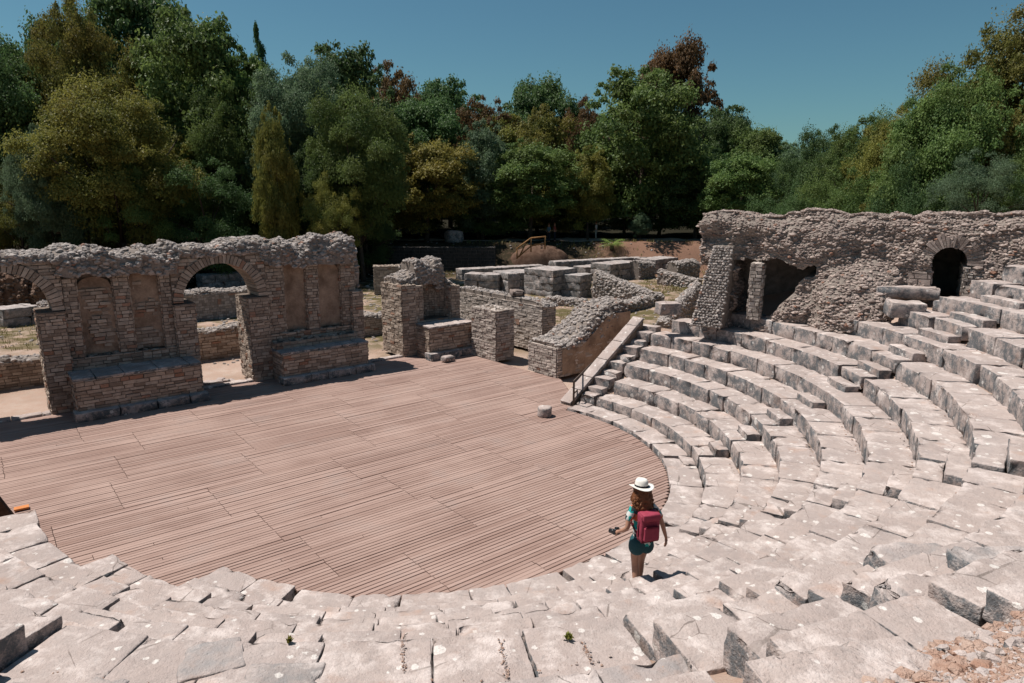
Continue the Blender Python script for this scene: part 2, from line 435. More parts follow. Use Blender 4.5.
def mat_ground():
    k = NT('earth', .97, .05)
    n = k.noise(.5, 5, .6); m = k.noise(4, 5, .7); f = k.noise(32, 4, .75)
    c = k.mix(k.ramp(n, .35, .65), (.33, .235, .18), (.46, .36, .30))
    c = k.mix(k.ramp(m, .38, .7, 0, .6), c, (.36, .215, .155))
    c = k.mix(k.ramp(k.voro(34), .0, .33, .55, 0), c, (.50, .40, .34))
    # litter and bank at the back; tree shade and a sunlit red stretch painted in
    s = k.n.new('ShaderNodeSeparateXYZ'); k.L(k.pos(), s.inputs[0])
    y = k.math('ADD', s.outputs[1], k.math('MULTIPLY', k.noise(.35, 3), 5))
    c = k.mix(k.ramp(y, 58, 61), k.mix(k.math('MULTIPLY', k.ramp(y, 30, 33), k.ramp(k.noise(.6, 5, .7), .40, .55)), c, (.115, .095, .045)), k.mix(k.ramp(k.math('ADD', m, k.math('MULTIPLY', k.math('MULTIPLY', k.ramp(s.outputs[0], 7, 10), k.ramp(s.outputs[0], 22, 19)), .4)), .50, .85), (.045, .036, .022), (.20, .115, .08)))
    c = k.mix(k.ramp(y, 72.5, 75), c, (.022, .02, .013))  # shade under the wood painted as near-black ground
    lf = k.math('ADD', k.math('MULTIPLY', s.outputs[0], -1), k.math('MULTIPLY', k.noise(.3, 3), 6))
    c = k.mix(k.math('MULTIPLY', k.ramp(lf, 13, 15), k.ramp(y, 47, 50)), c, (.03, .025, .017))  # left forest floor darkened in colour for the trees' shade
    k.bump(k.math('ADD', m, f), .8, .03)
    return k.color(c)
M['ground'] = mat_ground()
M['red_earth'] = mat_simple('red_earth', (.36, .21, .15), (.52, .39, .32), 5, .97, .9, .03)
M['path'] = mat_simple('pale_path', (.42, .34, .28), (.52, .43, .37), 2, .95, .3, .01)
M['grass'] = None
def mat_leaf(name, a, b, c3, trans=.42):
    k = NT(name, .55, .25)
    t = k.attr(); r = k.objrand()
    c = k.mix(t, a, b)
    c = k.mix(k.ramp(k.noise(.35, 2), .45, .65, 0, .8), c, c3)
    hs = k.n.new('ShaderNodeHueSaturation'); k.L(c, hs.inputs['Color'])
    k.L(k.ramp(r, 0, 1, .49, .51), hs.inputs['Hue']); k.L(k.ramp(r, 0, 1, .88, 1.15), hs.inputs['Value'])
    k.L(hs.outputs[0], k.b.inputs['Base Color'])
    tr = k.n.new('ShaderNodeBsdfTranslucent'); k.L(hs.outputs[0], tr.inputs['Color'])
    mx = k.n.new('ShaderNodeMixShader'); mx.inputs[0].default_value = trans
    k.L(k.b.outputs[0], mx.inputs[1]); k.L(tr.outputs[0], mx.inputs[2]); k.L(mx.outputs[0], k.out.inputs[0])
    return k.m
M['leaf_dark'] = mat_leaf('dark_green_leaves', (.040, .084, .033), (.130, .195, .062), (.082, .138, .046))
M['leaf_mid'] = mat_leaf('green_leaves', (.058, .115, .035), (.185, .255, .070), (.125, .165, .045))
M['leaf_olive'] = mat_leaf('olive_leaves', (.095, .120, .030), (.285, .265, .062), (.20, .170, .040))
M['leaf_gold'] = mat_leaf('golden_leaves', (.115, .110, .028), (.29, .235, .058), (.21, .165, .040))
M['leaf_grey'] = mat_leaf('grey_green_leaves', (.065, .115, .066), (.190, .260, .140), (.12, .18, .095))
M['leaf_rust'] = mat_leaf('rusty_leaves', (.10, .060, .026), (.21, .125, .055), (.14, .09, .04))
M['palm_leaf'] = mat_leaf('palm_leaves', (.15, .25, .05), (.30, .42, .10), (.2, .3, .07), .3)
M['grass'] = mat_leaf('dry_grass', (.10, .10, .03), (.24, .19, .07), (.16, .12, .04), .2)
# ------------------------------------------------------------------ terrain
def wrap(a): return np.where(a > 75, a - 360, a)         # angle about the circle centre, -285 .. 75
def inner_r(a):                                          # where the lowest stones begin (the left end is robbed)
    return 5.72 + 2.3 * np.clip((-112 - a) / 40, 0, 1.3)
def terrain(x, y):
    x = np.asarray(x, float); y = np.asarray(y, float)
    r = np.hypot(x - CX, y - CY); a = wrap(np.degrees(np.arctan2(y - CY, x - CX)))
    P = np.c_[x, y, np.zeros_like(x)]
    cone = 0.36 + 0.40 * (r - 6.48) / 0.725 - 0.47
    top = 4.60 + 0.10 * fbm(P * 0.9, 5) + 0.05 * fbm(P * 4, 9)
    c = np.where(r < 14.1, cone, np.minimum(cone + 0.42 * smooth(14.1, 14.5, r), top))
    c = np.where(r < inner_r(a) + 0.05 + .75 * smooth(-112, -116, a), -0.12, np.maximum(c, -0.12))
    c = np.minimum(c, 3.55 + 9 * smooth(3, -1, a))
    dirt = smooth(12.7, 13.2, r) * smooth(14.4, 14.0, r) * smooth(-86, -82, a) * smooth(-56, -61, a)
    c = c + .40 * dirt
    w = smooth(51, 48.2, a) * smooth(-158, -152, a) * (1 - smooth(10.3, 10.9, r) * smooth(36, 40, a))
    flat = -0.12 + 0.10 * fbm(P * 0.35, 3) * smooth(29, 33, y) + 0.03 * fbm(P * 1.7, 4) * smooth(26, 30, y)
    hollow = 0.55 * smooth(3.2, 2.2, np.hypot((x - 6.6) / 1.3, (y - 30) / 1.9))
    flat = flat - hollow
    bank = 2.3 * smooth(60, 65, y + 2.0 * fbm(P * 0.12, 6)) + 0.25 * fbm(P * 0.5, 8) * smooth(58, 62, y)
    hill = np.clip(y - 73, 0, 220) * (0.02 + 0.10 * smooth(10, -40, x) + .05 * smooth(25, 60, x))
    flat = flat + bank + hill
    z = c * w + flat * (1 - w)
    return z
def ground_z(x, y): return float(terrain(np.array([x]), np.array([y]))[0])
def axis(lo, hi, step, far_lo, far_hi, g=1.18):
    mid = list(np.arange(lo, hi + 1e-6, step)); s = step; p = mid[-1]
    while p < far_hi: s *= g; p += s; mid.append(p)
    s = step; p = lo; pre = []
    while p > far_lo: s *= g; p -= s; pre.append(p)
    return np.array(pre[::-1] + mid)
def axis2(lo, hi, step, lo2, hi2, step2, far_lo, far_hi, g=1.25):
    mid = list(np.arange(lo2, lo, step2)) + list(np.arange(lo, hi, step)) + list(np.arange(hi, hi2, step2))
    s = step2; p = mid[-1]; post = []
    while p < far_hi: s *= g; p += s; post.append(p)
    s = step2; p = mid[0]; pre = []
    while p > far_lo: s *= g; p -= s; pre.append(p)
    return np.array(pre[::-1] + mid + post)
gx = axis2(-17, 17, 0.2, -52, 48, .7, -500, 500); gy = axis2(-0.8, 34, 0.2, -4, 84, .6, -300, 700)
X, Y = np.meshgrid(gx, gy, indexing='ij')
Z = terrain(X.ravel(), Y.ravel())
nx_, ny_ = X.shape
ii, jj = np.meshgrid(np.arange(nx_ - 1), np.arange(ny_ - 1), indexing='ij'); base = (ii * ny_ + jj).ravel()
mb = MB(); mb.add(np.c_[X.ravel(), Y.ravel(), Z], np.stack([base, base + ny_, base + ny_ + 1, base + 1], 1), 0, 0.5)
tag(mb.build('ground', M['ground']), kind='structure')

# pale footpath along the foot of the wood
mb = MB(); pts = np.linspace(-17, 30, 121); V = []
for x in pts:
    for q in (0, .33, .66, 1.0):
        yy = 67.2 + 3.0 * q + 0.6 * math.sin(x * .11)
        V.append((x, yy, ground_z(x, yy) + 0.035))
F = [(i * 4 + j, (i + 1) * 4 + j, (i + 1) * 4 + j + 1, i * 4 + j + 1) for i in range(120) for j in range(3)]
mb.add(V, F, 0, .5); tag(mb.build('path', M['path']), kind='structure')

# ------------------------------------------------------------------ wooden floor of the orchestra
def polar(r, a): return np.array([CX + r * math.cos(R(a)), CY + r * math.sin(R(a))])
poly = [np.array(p) for p in [(2.15, 20.6), (1.75, 23.85), (0.60, 25.05)]]
poly += [SW(8.5, 2.0, 0)[:2], SW(8.5, 0.1, 0)[:2], SW(6.0, -0.02, 0)[:2], SW(4.3, -0.02, 0)[:2], SW(-12, -0.02, 0)[:2], np.array([-16.5, 12.0]), np.array([-14, 11.0]), polar(8.7, -161)]
poly += [polar(float(inner_r(np.array(a))) + 0.55 if a < -114 else R0 - .012, a) for a in range(-160, 53, 3)]
poly = np.array(poly)
# everything in a frame whose u runs along the boards
def to_uv(p): q = np.asarray(p) - np.array([CX, CY]); return q @ WU, q @ WN
pu = np.array([to_uv(p) for p in poly])
mb = MB()
pitch, bwid, thick = 0.100, 0.090, 0.035
v = pu[:, 1].min() + 0.01
bands = {}
while v < pu[:, 1].max():
    vc = v + bwid / 2
    xs = []
    for i in range(len(pu)):
        a, b = pu[i], pu[(i + 1) % len(pu)]
        if (a[1] - vc) * (b[1] - vc) < 0: xs.append(a[0] + (b[0] - a[0]) * (vc - a[1]) / (b[1] - a[1]))
    xs.sort()
    band = int((v + 30) / 1.75)
    if band not in bands: bands[band] = rng.uniform(-1.3, 1.3)
    for a, b in zip(xs[::2], xs[1::2]):
        cuts = [a]
        q = math.floor((a - bands[band]) / 2.95) * 2.95 + bands[band]
        while q < b:
            cq = q + (rng.choice([0, 0, 0, 0, .98, -.6]) if rng.random() < .16 else 0) + rng.normal(0, .006)
            if cuts[-1] + .25 < cq < b - .25: cuts.append(cq)
            q += 2.95
        cuts.append(b)
        for c0, c1 in zip(cuts[:-1], cuts[1:]):
            c0 += .006; c1 -= .006
            if c1 - c0 < .05: continue
            zt = rng.normal(0, .0022); t = rng.random() ** 1.3
            if rng.random() < .05: t = min(1, t + .5)
            n = 2
            us = np.linspace(c0, c1, n)
            w2 = bwid / 2 - abs(rng.normal(0, .003))
            P = []
            for u_ in us:
                zz = zt + rng.normal(0, .0025)
                for dv, dz in ((-w2, -thick), (-w2, -.004), (-w2 + .006, 0), (w2 - .006, 0), (w2, -.004), (w2, -thick)):
                    p = np.array([CX, CY]) + WU * u_ + WN * (vc + dv); P.append((p[0], p[1], zz + dz))
            F = [(j, j + 1, 6 + j + 1, 6 + j) for j in range(5)] + [(0, 1, 2, 3, 4, 5), (11, 10, 9, 8, 7, 6)]
            mb.add(P, [f[::-1] for f in F], 0, t, smooth=False)
    v += pitch
tag(mb.build('wooden_floor', M['deck']), kind='structure')

# ------------------------------------------------------------------ stone seating
CAM = np.array([0, 0, CAM_H])
def lod(p): return float(np.clip(np.linalg.norm(np.asarray(p) - CAM) * 0.0075, 0.03, 0.16))
ORD = ['', 'first', 'second', 'third', 'fourth', 'fifth', 'sixth', 'seventh', 'eighth', 'ninth', 'tenth', 'eleventh', 'twelfth']
bseed = [0]
def seat_stone(parent, name, r, a, w, dep, ztop, h, rough=1.0, mats=None, low=0.0):
    """one seat stone: front face at radius r, centre angle a (deg)"""
    bseed[0] += 1
    rr = r + dep / 2 + rng.normal(0, .012) * rough
    c2 = polar(rr, a); zc = ztop - h / 2 + rng.normal(0, .010) * rough - low
    c = np.array([c2[0], c2[1], zc])
    mb = MB()
    st = lod(c)
    stone(mb, c, (w * rr / r, dep, h), taper=.5 * dep / rr, yaw=R(a) - math.pi / 2 + rng.normal(0, .006) * rough, bevel=rng.uniform(.012, .026), step=st,
          amp=.020, freq=5.0, seed=bseed[0], tilt=(rng.normal(0, .005) * rough, rng.normal(0, .006) * rough), chip=(.05 + .03 * rough) * min(1, st / .055))
    return mb.build(name, mats or M['lime'], parent, origin=c)
def seat_row(label, a0, a1, r, ztop, h=.44, dep=.755, wid=(.62, 1.12), rough=1.0, miss=0.0, name='seat_row', group='curved rows of stone seats', mats=None, cat='seat row'):
    """a0 < a1 degrees"""
    am = (a0 + a1) / 2
    root = thing(name, label, cat, (*polar(r + dep / 2, am), ztop - h), group)
    L = R(a1 - a0) * r; ws = []
    tot = 0
    while tot < L: w = rng.uniform(*wid); ws.append(w); tot += w
    if len(ws) > 1 and tot - L > ws[-1] * .5: tot -= ws.pop()
    ws = np.array(ws) * L / tot
    u = 0
    for w in ws:
        a = a0 + math.degrees((u + w / 2) / r); u += w
        if rng.random() < miss:
            if rng.random() < .5: seat_stone(root, 'seat_block', r + .12, a, w * .8, dep * .7, ztop - h * .5, h * .5, rough * 1.4, mats)
            continue
        jr = rng.normal(0, .010) * rough
        if rng.random() < .08 * rough: jr += rng.uniform(.02, .07)
        seat_stone(root, 'seat_block', r + jr, a, w - rng.uniform(.004, .014), dep - jr + rng.uniform(-.005, .012), ztop, h, rough, mats)
    return root

W_A = 'in the far wedge by the sloping coping'
W_B = 'in the wedge reaching the right edge'
W_C = 'in the wedge right of the woman'
W_D = 'in the near wedge left of the woman'
W_E = 'in the broken wedge at lower left'
# inner kerb of flat white stones
for nm, a0, a1 in (('far right', 3.5, 50), ('right', -32.5, 2.5), ('near right', -60, -33.5), ('near', -105, -61), ('lower left', -122, -106)):
    seat_row(f'flat pale kerb stones edging the wooden floor on the {nm} side', a0, a1, R0 + .02, .075 if a0 > -60 else .10, .35, .72, (.6, 1.1), .8, name='kerb', group='kerb stones round the wooden floor', cat='kerb')
def A_hi(k): return {1: 44.5, 2: 44.5, 3: 45, 4: 45, 5: 45, 6: 43.5, 7: 35, 8: 24, 9: 9.5, 10: 6.5, 11: 6.0, 12: 6.5}[k]
for k in range(1, 13):
    rg = .85 + .03 * k
    seat_row(f'{ORD[k]} stone seat row up from the floor {W_A}', 3.0 + rng.normal(0, .4), A_hi(k) + rng.normal(0, .4), row_r(k), row_z(k), rough=rg, miss=0.0)
for k in range(1, 13):
    seat_row(f'{ORD[k]} stone seat row up from the floor {W_B}', -32.8 + rng.normal(0, .5), -2.6 + rng.normal(0, .6), row_r(k), row_z(k), rough=.80 + .03 * k, miss=.0)
for k in range(1, 12):
    lo = (-60 if k < 10 else -54 + (k - 10) * 5) + rng.normal(0, .3)
    seat_row(f'{ORD[k]} stone seat row up from the floor {W_C}', lo, -38.0 + rng.normal(0, .4), row_r(k), row_z(k), rough=.55 + .02 * k, miss=.0, wid=(.65, 1.15))
for k in range(1, 7):
    dep = .755 if k < 6 else 1.22
    seat_row(f'{ORD[k]} stone seat row up from the floor {W_D}', -103.5 + rng.normal(0, .5), (-65.6 if k < 6 else -72.2) + rng.normal(0, .3), row_r(k), row_z(k), dep=dep, wid=(.6, 1.0) if k < 6 else (.78, 1.1), rough=.6)
for k in range(6, 10):
    seat_row(f'{ORD[k]} row up, a short run of seat stones between slabs and the woman\'s stairway', -72.0 + rng.normal(0, .3), -65.6 + rng.normal(0, .3), row_r(k), row_z(k), wid=(.6, 1.0), rough=.6)
D7 = {7: (11.33, 2.78), 8: (12.05, 3.20), 9: (12.8, 3.62)}
for k, (r_, z_) in D7.items():
    seat_row(f'{ORD[k]} stone seat row of the near wedge, above its broad slabs', -104 + rng.normal(0, .5), {7: -72.4, 8: -74, 9: -79}[k] + rng.normal(0, .4), r_, z_, wid=(.7, 1.2), rough=.8, miss=.0, mats=M['lime_grey'] if k == 7 else None)
E_lo = {1: -119, 2: -129, 3: -141, 4: -152, 5: -158, 6: -158, 7: -158, 8: -156, 9: -150}
for k in range(1, 10):
    seat_row(f'{ORD[k]} stone seat row up from the floor {W_E}', E_lo[k] + rng.normal(0, .6), -109.3 + rng.normal(0, .3), row_r(k), row_z(k), wid=(.5, .95), rough=.95, miss=0.0)

# ------------------------------------------------------------------ stairways cut through the rows: two steps to a row
def stairway(label, a, gap, n, m0=0, side=0.0, rmul=1.0):
    mid = 6.48 - .3625 + .3625 * (m0 + n / 2)
    root = thing('stairway', label, 'stairway', (*polar(mid, a), .2 + .1 * n), 'stairways through the stone seats')
    for m in range(m0, m0 + n):
        r = 6.48 - .3625 + .3625 * m; z = .16 + .20 * m
        bseed[0] += 1; w = R(gap) * (r + .2) - .01
        c2 = polar(r + .20, a + math.degrees(side / r)); c = np.array([c2[0], c2[1], z - .17 - (.05 if m % 2 == 0 else 0) + (.10 if a < -50 and m > 10 else 0) + rng.normal(0, .005)])
        mb = MB(); stone(mb, c, (w, .385 if m % 2 else .33, .34), yaw=R(a) - math.pi / 2 + rng.normal(0, .02), bevel=.02, step=lod(c), amp=.022, freq=5.0, seed=bseed[0], chip=.08, tilt=(rng.normal(0, .006), rng.normal(0, .006)))
        mb.build('step', M['lime'], root, origin=c)
    return root
stairway('narrow stone stairway climbing between the far wedge and the right wedge of seats', 0.2, 5.4, 22)
stairway('stone stairway of worn steps climbing right, lying right of the woman', -35.4, 5.0, 22)
stairway('stone stairway the woman in the white hat is walking down', -62.8, 5.4, 20)
stairway('stone stairway at the lower left beside the broken seat wedge', -106.4, 5.6, 16)
stairway('short steps rising beside the sloping side coping at the far end', 46.9, 4.6, 11, 0, .1)

# the sloping coping that closes the seats at the far end
t = thing('sloping_coping', 'sloping pale stone coping ending the seat rows at the far side', 'coping', (*polar(7.8, 50), 0))
p0, p1 = polar(6.15, 53.2), polar(9.75, 49.2)
d = (p1 - p0) / np.linalg.norm(p1 - p0); nrm = np.array([d[1], -d[0]]); Ls = np.linalg.norm(p1 - p0)
def cz(s): return 0.05 + 2.30 * s / Ls
mb = MB()
A = [np.array([*(p0 + nrm * o), -.3]) for o in (-.19, .19)]; Bq = [np.array([*(p1 + nrm * o), -.3]) for o in (-.19, .19)]
A2 = [a + np.array([0, 0, .3 + cz(0) - .04]) for a in A]; B2 = [b + np.array([0, 0, .3 + cz(Ls) - .04]) for b in Bq]
hexa(mb, np.array([A[0], Bq[0], Bq[1], A[1], A2[0], B2[0], B2[1], A2[1]]), 1)
sgn = -1
masonry(mb, np.array([*(p0 - nrm * .19), -.3]), np.array([*d, 0]), np.array([*(-nrm), 0]), Ls, 2.7, lambda u, v: v - .3 < .05 + 2.3 * u / Ls - .1, bh=.16, mat=0)
mb.build('parapet_wall', [M['brick_pale'], M['mortar']], t)
ang = math.atan2(2.30, Ls); s = 0.0
while s < Ls - .2:
    l = min(rng.uniform(.5, .8), Ls - s); c2 = p0 + d * (s + l / 2); c = np.array([c2[0], c2[1], cz(s + l / 2)])
    bseed[0] += 1
    mb = MB(); stone(mb, (0, 0, 0), (l / math.cos(ang) - .015, .44, .11), yaw=0, bevel=.015, step=.14, amp=.012, seed=bseed[0], chip=.03)
    Mx = Matrix.Rotation(math.atan2(d[1], d[0]), 3, 'Z') @ Matrix.Rotation(-ang, 3, 'Y')
    mb.v = [v_ @ np.array(Mx).T + c for v_ in mb.v]
    mb.build('coping_slab', M['lime'], t, origin=c); s += l

# loose fallen blocks
def loose(label, p, size, yaw, tilt=(0, 0), name='fallen_block', cat='stone block', mats=None, amp=.05, chip=.14, bev=.05, seed=None, grp='loose stone blocks'):
    bseed[0] += 1
    mb = MB(); stone(mb, p, size, yaw, bev, lod(p), amp, 2.2, bseed[0], tilt, chip=chip)
    return tag(mb.build(name, mats or M['lime'], None, origin=p), label, cat, grp)
loose('big squared stone block lying alone below the arched tunnel', pixY(905, 309, 17.6) + np.array([0, 0, .0]), (.85, .62, .42), R(-14), (.03, .02))
loose('long low stone block lying against the ruin left of the tunnel mouth', pixY(906, 292, 18.4), (1.5, .5, .32), R(-20))
loose('cracked grey block on rubble below the tunnel mouth', pixY(952, 306, 17.4), (.8, .6, .3), R(30), (.05, -.05), mats=M['lime_grey'])
loose('pale block at the left foot of the ruin pillars', pixY(668, 308, 22.2), (.75, .6, .4), R(10))
# ------------------------------------------------------------------ ruined stage wall
U3 = np.array([*WU, 0.0]); N3 = np.array([*WN, 0.0])
def wall_piece(mb, s0, s1, d0, d1, h, z0=0.0, mats=(0, 1), **kw):
    """masonry piece between s0..s1 along the wall and d0 (back) .. d1 (front)"""
    brick_box(mb, SW(s0, d1, z0), U3 * (s1 - s0), -N3 * (d1 - d0), h, mats, **kw)
BM = [M['brick'], M['mortar']]
RM = [M['rubble'], M['mortar_dark']]
def ring(mb, s0, zc, r, t, d0, d1, a0=0, a1=180, step=5.2, mat=0):
    a = a0
    while a < a1 - 1:
        w = step * rng.uniform(.85, 1.15); b = min(a + w, a1); g = .45
        rr = t * rng.uniform(.92, 1.06); P = []
        for d in (d0, d1 + rng.uniform(-.02, .02)):
            for (ra, aa) in ((r, a + g), (r, b - g), (r + rr, b - g), (r + rr, a + g)):
                P.append(SW(s0 + ra * math.cos(R(aa)), d, zc + ra * math.sin(R(aa))))
        P = np.array(P)
        hexa(mb, P[[0, 3, 2, 1, 4, 7, 6, 5]], mat, rng.random()); a = b
def arch_zone(mb, sa, sb, s0, zc, r, d0, d1, ztop, mats=(0, 1)):
    n = 24
    arc = [(s0 + r * math.cos(R(180 - 180 * i / n)), zc + r * math.sin(R(180 - 180 * i / n))) for i in range(n + 1)]
    pl = [(sa, zc)] + arc + [(sb, zc), (sb, ztop), (sa, ztop)]
    m = len(pl)
    fr = [SW(a, d1, z) for a, z in pl]; bk = [SW(a, d0, z) for a, z in pl]
    F = [tuple(range(m)), tuple(range(2 * m - 1, m - 1, -1))] + [(i + m, (i + 1) % m + m, (i + 1) % m, i) for i in range(m)]
    mb.add(fr + bk, F, mats[1], .5, smooth=False)
    masonry(mb, SW(sa, d1, zc), U3, N3, sb - sa, ztop - zc, lambda u, v: np.hypot(u + sa - s0, v) > r + .28, mat=mats[0])

t = thing('stage_wall', 'long ruined brick stage wall with two round arches, niches and a rubble crest', 'ruined wall', SW(-2, -.6, 0))
body = MB()
wall_piece(body, -5.33, -2.36, -1.30, -.50, 4.15, sides='', top=False)
wall_piece(body, .71, 4.12, -1.30, -.50, 4.15, sides='u', top=False)
wall_piece(body, -12, -8.42, -1.30, -.20, 4.3, sides='Vu', top=False)
# pilasters, sills and the band above the niches, all in front of the core
for a, b in ((-5.33, -4.97), (-4.0, -3.56), (-2.68, -2.37), (.715, 1.36), (2.2, 2.65), (3.55, 4.12)):
    wall_piece(body, a, b, -.51, -.20 + rng.uniform(-.01, .01), 2.50 + rng.uniform(-.15, .08), z0=1.60, sides='VUu', bw=(.16, .3))
for a, b in ((-5.335, -2.365), (.712, 4.125)):
    wall_piece(body, a, b, -.512, -.13, .40, z0=1.20, sides='VUu')
body.build('masonry', BM, t)
mb = MB(); arch_zone(mb, -2.36, .70, -.82, 3.02, 1.26, -1.30, -.13, 4.62); arch_zone(mb, -8.42, -5.34, -6.88, 3.12, 1.24, -1.30, -.13, 4.60)
mb.build('spandrel', BM, t)
for s0, zc in ((-.82, 3.02), (-6.88, 3.12)):
    mb = MB(); ring(mb, s0, zc, 1.225, .30, -1.28, -.06); mb.build('arch_ring', [M['brick'], M['mortar']], t)
for a, b, h in ((-6.02, -5.36, 3.08), (-2.35, -1.73, 2.97), (0.0, .69, 2.98), (-8.4, -7.75, 3.08)):
    mb = MB(); wall_piece(mb, a, b, -1.32, .0, h, sides='VUu', bw=(.18, .36), top=False)
    box_frame(mb, SW(a - .02, .025, h - .03), U3 * (b - a + .04), -N3 * 1.35, np.array([0, 0, .05]), 1, .3)
    mb.build('pier', BM, t)
mb = MB(); wall_piece(mb, 3.88, 4.32, -1.33, .02, 2.92, sides='VUu'); mb.build('pier', BM, t)
# niche backs with rounded heads, stained plaster
for a, b, h in ((-4.97, -4.0, 4.02), (-3.56, -2.68, 4.12), (1.36, 2.2, 4.08), (2.65, 3.55, 4.02)):
    mb = MB(); w = b - a; n = 14; pl = [(a, 1.60), (b, 1.60)]
    hs = h - w * .32
    pl += [(a + w / 2 + w / 2 * math.cos(R(180 * i / n)), hs + w * .32 * math.sin(R(180 * i / n))) for i in range(n + 1)]
    # concave shell
    cols = 9; rows_ = 22; V = []
    for j in range(rows_ + 1):
        z = 1.6 + (h - 1.6) * j / rows_
        for i in range(cols + 1):
            q = i / cols; edge = 1 - (2 * q - 1) ** 2
            zz = min(z, hs + w * .32 * math.sqrt(max(0, 1 - (2 * q - 1) ** 2)))
            V.append(SW(a + w * q, -.36 - .12 * edge + .02 * vnoise(np.array([[q * 4, zz * 3, a]]))[0], zz))
    F = [(j * (cols + 1) + i, j * (cols + 1) + i + 1, (j + 1) * (cols + 1) + i + 1, (j + 1) * (cols + 1) + i) for j in range(rows_) for i in range(cols)]
    mb.add(V, F, 0, .5)
    if a < 0: masonry(mb, SW(a, -.47, 1.62), U3, N3, w, hs - 1.65, lambda u, v: (vnoise(np.c_[u * 2.3, v * 2.3, u * 0 + a], 5) > -.1) & (np.abs(u - w / 2) < w * .45), out=(.04, .10), mat=1)
    # two dark beam holes
    mb.build('niche', [M['plaster'], M['brick']], t)
# brick benches with stone ledges on a low plinth
for a, b, dd, h in ((-5.45, -2.02, 1.12, 1.17), (.72, 3.95, 1.0, 1.05)):
    mb = MB(); wall_piece(mb, a, b, -.505, dd, h, sides='VUu', top=False, bw=(.2, .42)); bench = mb.build('bench', BM, t)
    mb = MB(); u = a - .06
    while u < b:
        l = min(rng.uniform(.5, 1.0), b + .06 - u); bseed[0] += 1
        c = SW(u + l / 2, (dd - .12) / 2 - .02, h + .025); stone(mb, c, (l - .012, dd + .16, .085), R(38.57), .02, .12, .02, 3, bseed[0], chip=.06); u += l
    mb.build('ledge', M['lime_grey'], bench)
    mb = MB(); u = a - .14
    while u < b + .1:
        l = min(rng.uniform(.6, 1.2), b + .14 - u); bseed[0] += 1
        c = SW(u + l / 2, dd + .02, .13); stone(mb, c, (l - .012, .56, .29), R(38.57), .03, .1, .03, 3, bseed[0], chip=.08); u += l
    mb.build('plinth', M['lime_grey'], bench)
mb = MB(); wall_piece(mb, .75, 3.9, -.5, .32, .26, z0=1.10, sides='VUu'); mb.build('upper_ledge', BM, t)
cr = MB()
def crest(a, b, z0, z1, d0=-1.42, d1=.04, amp=.25):
    ph = rng.random() * 9
    rubble_ridge(cr, SW(a, d1, 0), U3 * (b - a), -N3 * (d1 - d0), z0, lambda q: z1 - .08 + .10 * np.sin(q * 7 + ph) + .05 * np.sin(q * 19 + ph), dens=110, size=(.04, .125), amp=amp)
crest(-5.5, -2.2, 4.02, 4.93); crest(-2.4, .8, 4.50, 5.0, d1=-.06, amp=.1); crest(.62, 4.05, 4.02, 5.0); crest(-8.5, -5.35, 4.53, 4.85, d1=-.06, amp=.1); crest(-12, -8.3, 4.2, 4.75)
# the broken right end hangs out over the doorway
crest(3.7, 4.3, 3.05, 4.8, d0=-1.2, d1=-.25, amp=.2)
cr.build('rubble_crest', RM, t)
# low stone sill in front of the doorways
for a, b, lab in ((-7.75, -6.03, 'left arch'), (-1.72, -.01, 'right arch'), (4.35, 6.03, 'open doorway right of the stage wall')):
    mb = MB(); u = a + .01
    while u < b - .02:
        l = min(rng.uniform(.5, .9), b - .01 - u); bseed[0] += 1
        stone(mb, SW(u + l / 2, -.18, -.02), (l - .012, .34, .18), R(38.57), .02, .1, .02, 3, bseed[0], chip=.05); u += l
    tag(mb.build('door_sill', M['lime'], None, origin=SW((a + b) / 2, -.18, -.1)), f'low stone sill across the {lab}', 'sill')
mb = MB()
for i in range(9): bseed[0] += 1; stone(mb, SW(-1.4 + .9 * rng.random(), -.75 - .5 * rng.random(), .05 + ground_z(*SW(-1, -.9, 0)[:2])), (rng.uniform(.2, .5), rng.uniform(.15, .3), rng.uniform(.1, .2)), rng.random() * 3, .03, .06, .04, 4, bseed[0], chip=.1)
tag(mb.build('rubble', M['lime']), kind='stuff')

# pier with the curved niche, right of the doorway
t = thing('niche_pier', 'broken brick pier with a curved niche and stone ledge beside the doorway', 'ruined pier', SW(7.3, -.7, 0))
mb = MB(); wall_piece(mb, 6.05, 6.68, -1.72, .0, 2.95, sides='VUu'); mb.build('pier', BM, t)
mb = MB()
wall_piece(mb, 6.69, 8.86, -1.70, -.02, 1.42, sides='Vu', top=False)
wall_piece(mb, 6.69, 8.86, -1.70, -1.0, 1.55, z0=1.40, sides='u', top=False)
wall_piece(mb, 6.69, 7.05, -1.01, -.05, 2.9 - 1.40, z0=1.40, sides='VUu')
wall_piece(mb, 8.42, 8.86, -1.01, -.03, 2.75 - 1.40, z0=1.40, sides='VUu')
mb.build('masonry', BM, t)
mb = MB(); sc, dc, rr = 7.735, -.22, .69
for i in range(9):
    a0, a1 = R(180 - 20 * i), R(160 - 20 * i)
    p, q = SW(sc + rr * math.cos(a0), dc - rr * math.sin(a0), 1.40), SW(sc + rr * math.cos(a1), dc - rr * math.sin(a1), 1.40)
    Uq = (q - p); l = np.linalg.norm(Uq); Uq /= l; Nq = np.array([Uq[1], -Uq[0], 0])
    hh = 1.75 + .35 * math.sin(i * 1.3)
    box_frame(mb, p, Uq * l, -Nq * .12, np.array([0, 0, hh]), 1, .4)
    masonry(mb, p, Uq, Nq, l, hh, bh=.10, bw=(.14, .24), out=(.004, .02), mat=0)
mb.build('niche', BM, t)
mb = MB()
wall_piece(mb, 6.65, 8.72, -.03, 1.08, 1.27, sides='VUu', top=False); bench = mb.build('bench', BM, t)
mb = MB(); u = 6.6
